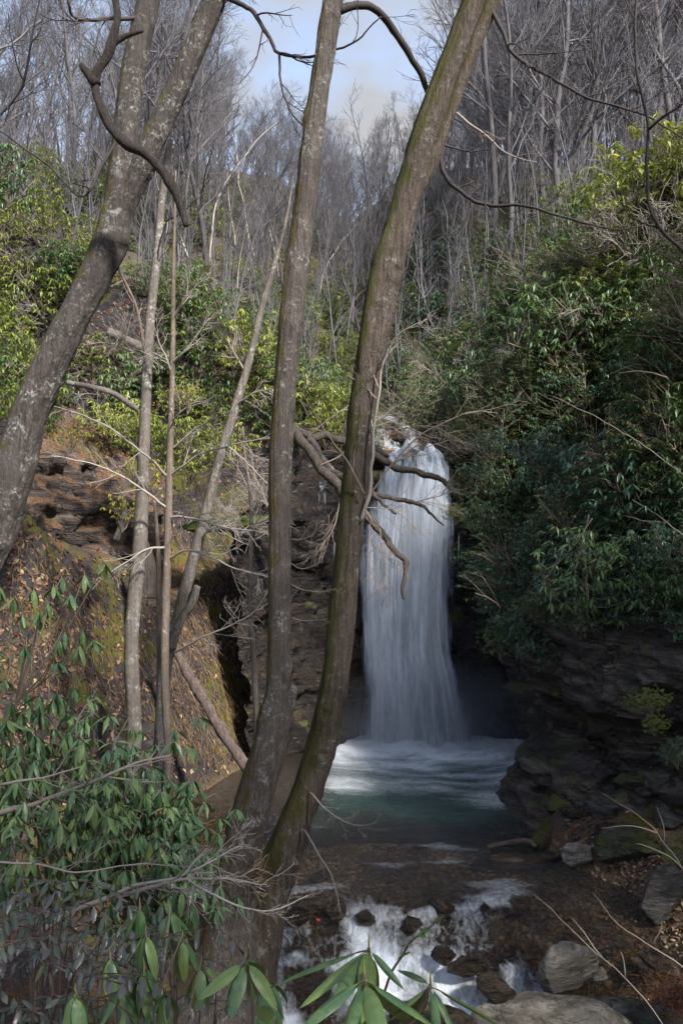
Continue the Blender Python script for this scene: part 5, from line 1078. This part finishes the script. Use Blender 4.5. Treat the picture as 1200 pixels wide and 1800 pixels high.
for o_, lst in ((w1, [(530, 1760, 1.45), (585, 1765, 1.35), (660, 1740, 1.35), (705, 1735, 1.5), (640, 1760, 1.75), (480, 1720, 1.6)]),
                (w2, [(520, 1800, 1.3), (580, 1835, 1.2), (672, 1830, 1.2), (770, 1800, 1.35), (625, 1820, 1.5), (610, 1840, 1.55), (730, 1790, 1.6)]),
                (w3, [(890, 1800, 1.5), (770, 1835, 1.38), (805, 1815, 1.45), (700, 1690, 1.6), (700, 1800, 1.65), (680, 1790, 1.5)])):
    for px, py, Y in lst:
        d = aim(o_, px, py, Y); leaf_obj(e, o_, d, np.linalg.norm(d) * 1.05, 'near', RL.normal(0, .45), RL.uniform(.5, .68))
# big single leaf at (430,1750)
e2 = empty('rhododendron_shrub', tuple(gb(440, 1.9)), label='single bright upturned rhododendron leaf at bottom left of centre', cat='shrub')
q = P(483, 1795, 1.9); part('stem', (lambda a: (a.add(*tube(np.array([gb(440, 1.9), P(480, 1850, 1.9), q]), np.array([.006, .005, .003]), 6)), a)[1])(Acc()), M['stem'], e2)
leaf_obj(e2, q, aim(q, 398, 1722, 1.75), .125, 'near', 1.2); leaf_obj(e2, q, aim(q, 520, 1850, 1.8), .12, 'near'); leaf_obj(e2, q, aim(q, 440, 1880, 1.8), .12, 'near')
# greenbrier twig with small round leaves
e3 = empty('greenbrier_vine', tuple(gb(680, 1.7)), label='reddish vine with small bright green leaves above the nearest rosette', cat='vine')
vp = spline(np.array([gb(680, 1.7), P(676, 1980, 1.7), P(670, 1880, 1.7), P(668, 1810, 1.7), P(672, 1760, 1.7), P(680, 1730, 1.7), P(690, 1705, 1.7), P(708, 1678, 1.7), P(722, 1655, 1.7), P(755, 1630, 1.7), P(768, 1617, 1.7)]), n=6)
part('stem', (lambda a: (a.add(*tube(vp, np.linspace(.004, .0018, len(vp)), 6)), a)[1])(Acc()), M['stem_red'], e3)
for px, py, tx, ty in [(765, 1622, 757, 1612), (752, 1632, 740, 1640), (745, 1640, 733, 1648), (720, 1660, 700, 1655), (718, 1672, 685, 1685), (768, 1617, 778, 1612)]:
    q = P(px, py, 1.7); d = aim(q, tx, ty, 1.64); leaf_obj(e3, q, d, .035 if px > 730 else .05, 'holly', RL.normal(0, .5))
# purple-leaved dog hobble at bottom left
def hobble(label, base, stems, n_leaf=12, L=.06):
    e = empty('purple_leaved_shrub', tuple(base), label=label, cat='shrub'); acc = Acc()
    for pts in stems:
        s = spline(np.array([base] + [P(*p) for p in pts]), n=14); acc.add(*tube(s, np.linspace(.0035, .0012, len(s)), 5, False))
        m = len(s); i0 = int(m * .4)
        for j in range(n_leaf):
            i = i0 + int((m - 1 - i0) * (j + .5) / n_leaf); t = unit(s[min(i + 1, m - 1)] - s[i - 1]); sd = unit(np.cross(t, [0, 0, 1])) * (1 if j % 2 else -1)
            leaf_obj(e, s[i], sd + t * .6 + np.array([0, 0, -.55]) + RL.normal(0, .25, 3), L * RL.uniform(.75, 1.3), 'hobble', RL.normal(0, .4))
    part('stems', acc, M['stem_red'], e); return e
def arcs(n, pxr, pyr, yr_):
    o = []
    for _ in range(n):
        px, py, Y = RL.uniform(*pxr), RL.uniform(*pyr), RL.uniform(*yr_); dx = RL.choice([-1, 1]) * RL.uniform(40, 110)
        o.append([(px - dx * .3, py + 60, Y + .1), (px, py, Y), (px + dx, py - RL.uniform(-25, 25), Y - .1), (px + dx * 1.6, py + 35, Y - .15)])
    return o
hobble('purple-tinged arching shrub at left edge under the rhododendrons', gb(40, 3.6), arcs(15, (0, 150), (1530, 1680), (3.1, 3.8)))
hobble('low purple and green leaved shrub in the bottom left corner', gb(60, 2.8), arcs(15, (-10, 170), (1650, 1790), (2.4, 3.0)), L=.055)
hobble('purplish leaves between the bottom rosettes', gb(300, 3.2), arcs(11, (150, 420), (1640, 1790), (2.9, 3.4)), L=.055)
hobble('small leaved shrub at the foot of the twin trunks', gb(420, 5.2), arcs(9, (350, 480), (1715, 1790), (4.6, 5.4)), 9, L=.055)
hobble('mixed purple undergrowth left of the tiered rosettes', gb(180, 4.2), arcs(14, (40, 260), (1560, 1700), (3.8, 4.3)))
# bare fallen bough in front of the rhododendrons, dead twigs
db = empty('fallen_bough', tuple(P(60, 1650, 4.2)), label='long pale fallen bough with upswept twigs across the lower left shrubs', cat='bough')
part('limb', px_branch(R1, [(60, 1640, 4.2), (130, 1600, 4.2), (190, 1578, 4.2), (260, 1556, 4.25), (330, 1545, 4.3), (400, 1545, 4.4), (470, 1555, 4.5)], .017, .004, TW(9, .45, .0018, t0=.45, n2=4)), M['twig_pale'], db)
part('limb', px_branch(R1, [(190, 1578, 4.2), (240, 1552, 4.15), (300, 1547, 4.1), (350, 1530, 4.1), (420, 1490, 4.2)], .011, .003, TW(10, .4, .0018, t0=.4, n2=5)), M['twig_pale'], db)
part('limb', px_branch(R1, [(330, 1545, 4.3), (400, 1585, 4.3), (480, 1600, 4.4), (540, 1575, 4.5)], .007, .003, TW(7, .35, .0018, t0=.2, n2=3)), M['twig_pale'], db)
db2 = empty('fallen_bough', tuple(P(0, 1460, 4.9)), label='grey lichened bough slanting up through the rhododendron mass', cat='bough')
part('limb', px_branch(R1, [(-20, 1430, 4.8), (60, 1415, 4.8), (130, 1385, 4.8), (190, 1360, 4.8), (240, 1345, 4.9), (300, 1325, 5.0)], .018, .007, TW(12, .45, .002, t0=.1)), M['twig'], db2)
part('limb', px_branch(R1, [(0, 1380, 4.7), (80, 1365, 4.7), (160, 1340, 4.7)], .010, .004, TW(7, .35, .002)), M['twig'], db2)
db3 = empty('dead_twigs', tuple(P(20, 1640, 3.9)), label='bare thorny stems crossing the left rhododendron', cat='twigs')
part('twig', px_branch(R1, [(-10, 1515, 4.0), (80, 1525, 4.0), (150, 1535, 4.0), (250, 1520, 4.1), (330, 1530, 4.1)], .006, .002, TW(9, .35, .0016)), M['twig'], db3)
part('twig', px_branch(R1, [(130, 1300, 4.6), (135, 1270, 4.6), (150, 1240, 4.6), (172, 1225, 4.6)], .006, .003, TW(3, .2, .0016)), M['twig_pale'], db3)
part('twig', px_branch(R1, [(195, 1335, 4.6), (205, 1300, 4.6), (230, 1262, 4.6)], .006, .003, TW(3, .2, .0016)), M['twig_pale'], db3)
# bare twigs over the right shore
def shore_twig(label, lst):
    b = P(*lst[0][0]); e = empty('bare_twig', tuple(b), label=label, cat='twig')
    for pts in lst: part('twig', px_branch(R1, pts, .0035 * pts[0][2] / 4, .0013 * pts[0][2] / 4, None, 5), M['twig'], e)
shore_twig('thin bare twig leaning left over the right shore, forked', [[(1215, 1545, 5.2), (1170, 1490, 5.2), (1130, 1440, 5.2), (1060, 1393, 5.2)], [(1150, 1465, 5.2), (1110, 1453, 5.2), (1057, 1453, 5.2)], [(1200, 1525, 5.2), (1160, 1500, 5.2), (1115, 1483, 5.2)], [(1165, 1482, 5.2), (1163, 1450, 5.2), (1153, 1417, 5.2)]])
shore_twig('thin straight twig slanting over the pale boulder', [[(1170, 1815, 3.4), (1130, 1760, 3.4), (1060, 1690, 3.4), (1000, 1630, 3.4), (938, 1570, 3.4)], [(1060, 1690, 3.4), (1030, 1645, 3.4), (1005, 1615, 3.4)], [(1095, 1722, 3.4), (1093, 1700, 3.4), (1088, 1680, 3.4)]])
shore_twig('thin straight twig above the gravel bar', [[(1230, 1720, 4.0), (1170, 1680, 4.0), (1100, 1635, 4.0), (1038, 1570, 4.0)], [(1145, 1662, 4.0), (1155, 1640, 4.0), (1160, 1618, 4.0)]])
shore_twig('dead brown stems hanging below the dark rhododendron', [[(1035, 905, 12), (1020, 960, 12), (1010, 1020, 12), (1020, 1090, 12)], [(1040, 910, 12), (1000, 970, 12), (955, 1005, 12)], [(1025, 950, 12), (1030, 1010, 12), (1035, 1060, 12)]])
shore_twig('long bare twig across the dark shrubs at right', [[(1215, 845, 9), (1140, 790, 9), (1050, 735, 9), (970, 697, 9)]])
shore_twig('forked bare twig over the rusty leaves at right', [[(1215, 955, 9), (1160, 910, 9), (1110, 880, 9)], [(1160, 918, 9), (1130, 915, 9), (1100, 905, 9)]])
# tan debris caught behind the trunks
def debris(name, label, px, py, Y, n, sp, mat):
    acc = Acc(); c = P(px, py, Y)
    for _ in range(n):
        p = c + RL.normal(0, 1, 3) * np.array(sp); pa, _ = wob_path(RL, p, RL.normal(size=3) * np.array([1, 1, .4]), RL.uniform(.08, .3), 3, .25); acc.add(*tube(pa, np.linspace(.006, .002, 4), 3, False))
    tag(link(name, acc.mesh(name, M[mat])), label, 'debris', kind='stuff')
debris('flood_debris', 'tan heap of dead leaves and twigs behind the trunk foot', 355, 1460, 9.6, 420, (.16, .12, .12), 'straw')
debris('flood_debris', 'pale dead leaves caught between the two trunk bases', 452, 1535, 7.5, 60, (.03, .05, .07), 'straw')
debris('dead_fern', 'clump of rust-brown dead fern at the right edge', 1190, 1755, 8.2, 300, (.12, .1, .06), 'fern_dead')
debris('root_tangle', 'dark tangle of roots and twigs under the cliff', 1040, 1450, 12.2, 380, (.5, .3, .12), 'fern_dead')
rl_ = link('red_leaf', big_leaf_mesh('red_leaf', M['red_leaf'], .7, .1, 4), None, P(555, 1616, 9.7), (0.4, 0.2, 0.5), (.07, .07, .07)); tag(rl_, 'bright red leaf caught in the white water', 'leaf')

# unseen evergreens added beside and behind the camera to shade gorge and foreground
EV = shrub_proto(470, 1.7, 7.5, 1500, 6, .17, .4, 1.2, M['leaf_green'], M['stem'], gap=0.2)
for k, (x, y, hs, lb) in enumerate([(2.7, -0.9, 1.0, 'unseen evergreen added just behind the camera for shade'), (4.2, 2.2, 1.0, 'unseen evergreen added for shade right of the nearest rosette'), (5.8, 4.6, .95, 'unseen evergreen added for shade by the arching sapling'), (6.8, 7.2, 1.0, 'unseen evergreen added for shade facing the tilted slab'),
                                    (6.4, 8.1, .8, 'low unseen evergreen added for shade above the dead fern'), (7.6, 9.5, 1.2, 'tall unseen evergreen added for shade on the right cliff top')]):
    z = float(H(np.array(x), np.array(float(y)))); e = empty('added_shade_tree', (x, y, z), label=lb, cat='tree')
    a = Acc(); pa, _ = wob_path(R1, (0, 0, -.3), (0, 0, 1), 7.5, 9, .03); a.add(*tube(pa, np.linspace(.14, .03, len(pa)), 10)); link('trunk', a.mesh('trunk', M['bark_mid']), e)
    c = link('crown', EV[1], e, (0, 0, 2.2 * hs), (0, 0, k * 1.3), (hs, hs, hs)); c['kind'] = 'stuff'

# spray hanging at the foot of the fall
def mat_mist():
    m = bpy.data.materials.new('spray_mist'); m.use_nodes = True; m.node_tree.nodes.clear(); g = NT(m); v = g.n('TexCoord').outputs['Object']
    r = g.n('VectorMath', {0: v}, operation='LENGTH').outputs['Value']; n = g.noise(v, 2.2, 3, .6)
    d = g.math('MULTIPLY', g.ramp(g.math('ADD', r, g.math('MULTIPLY', g.math('SUBTRACT', n, .5), .5)), [(0.15, 1.0), (0.95, 0.0)]), 0.8)
    vol = g.n('VolumePrincipled', {'Color': (0.85, 0.9, 1.0, 1), 'Density': d, 'Anisotropy': 0.2})
    m.node_tree.links.new(vol.outputs[0], g.n('OutputMaterial').inputs['Volume']); return m
mv, mtri = ICO4
mist = link('mist', make_mesh('mist', mv, tris=mtri, mats=[mat_mist()]), None, (2.0, 16.95, 0.35), None, (2.6, 0.95, 1.7)); tag(mist, 'faint bluish spray at the foot of the waterfall', 'mist', kind='stuff')
SC.cycles.volume_max_steps = 64; SC.cycles.volume_step_rate = 2.0
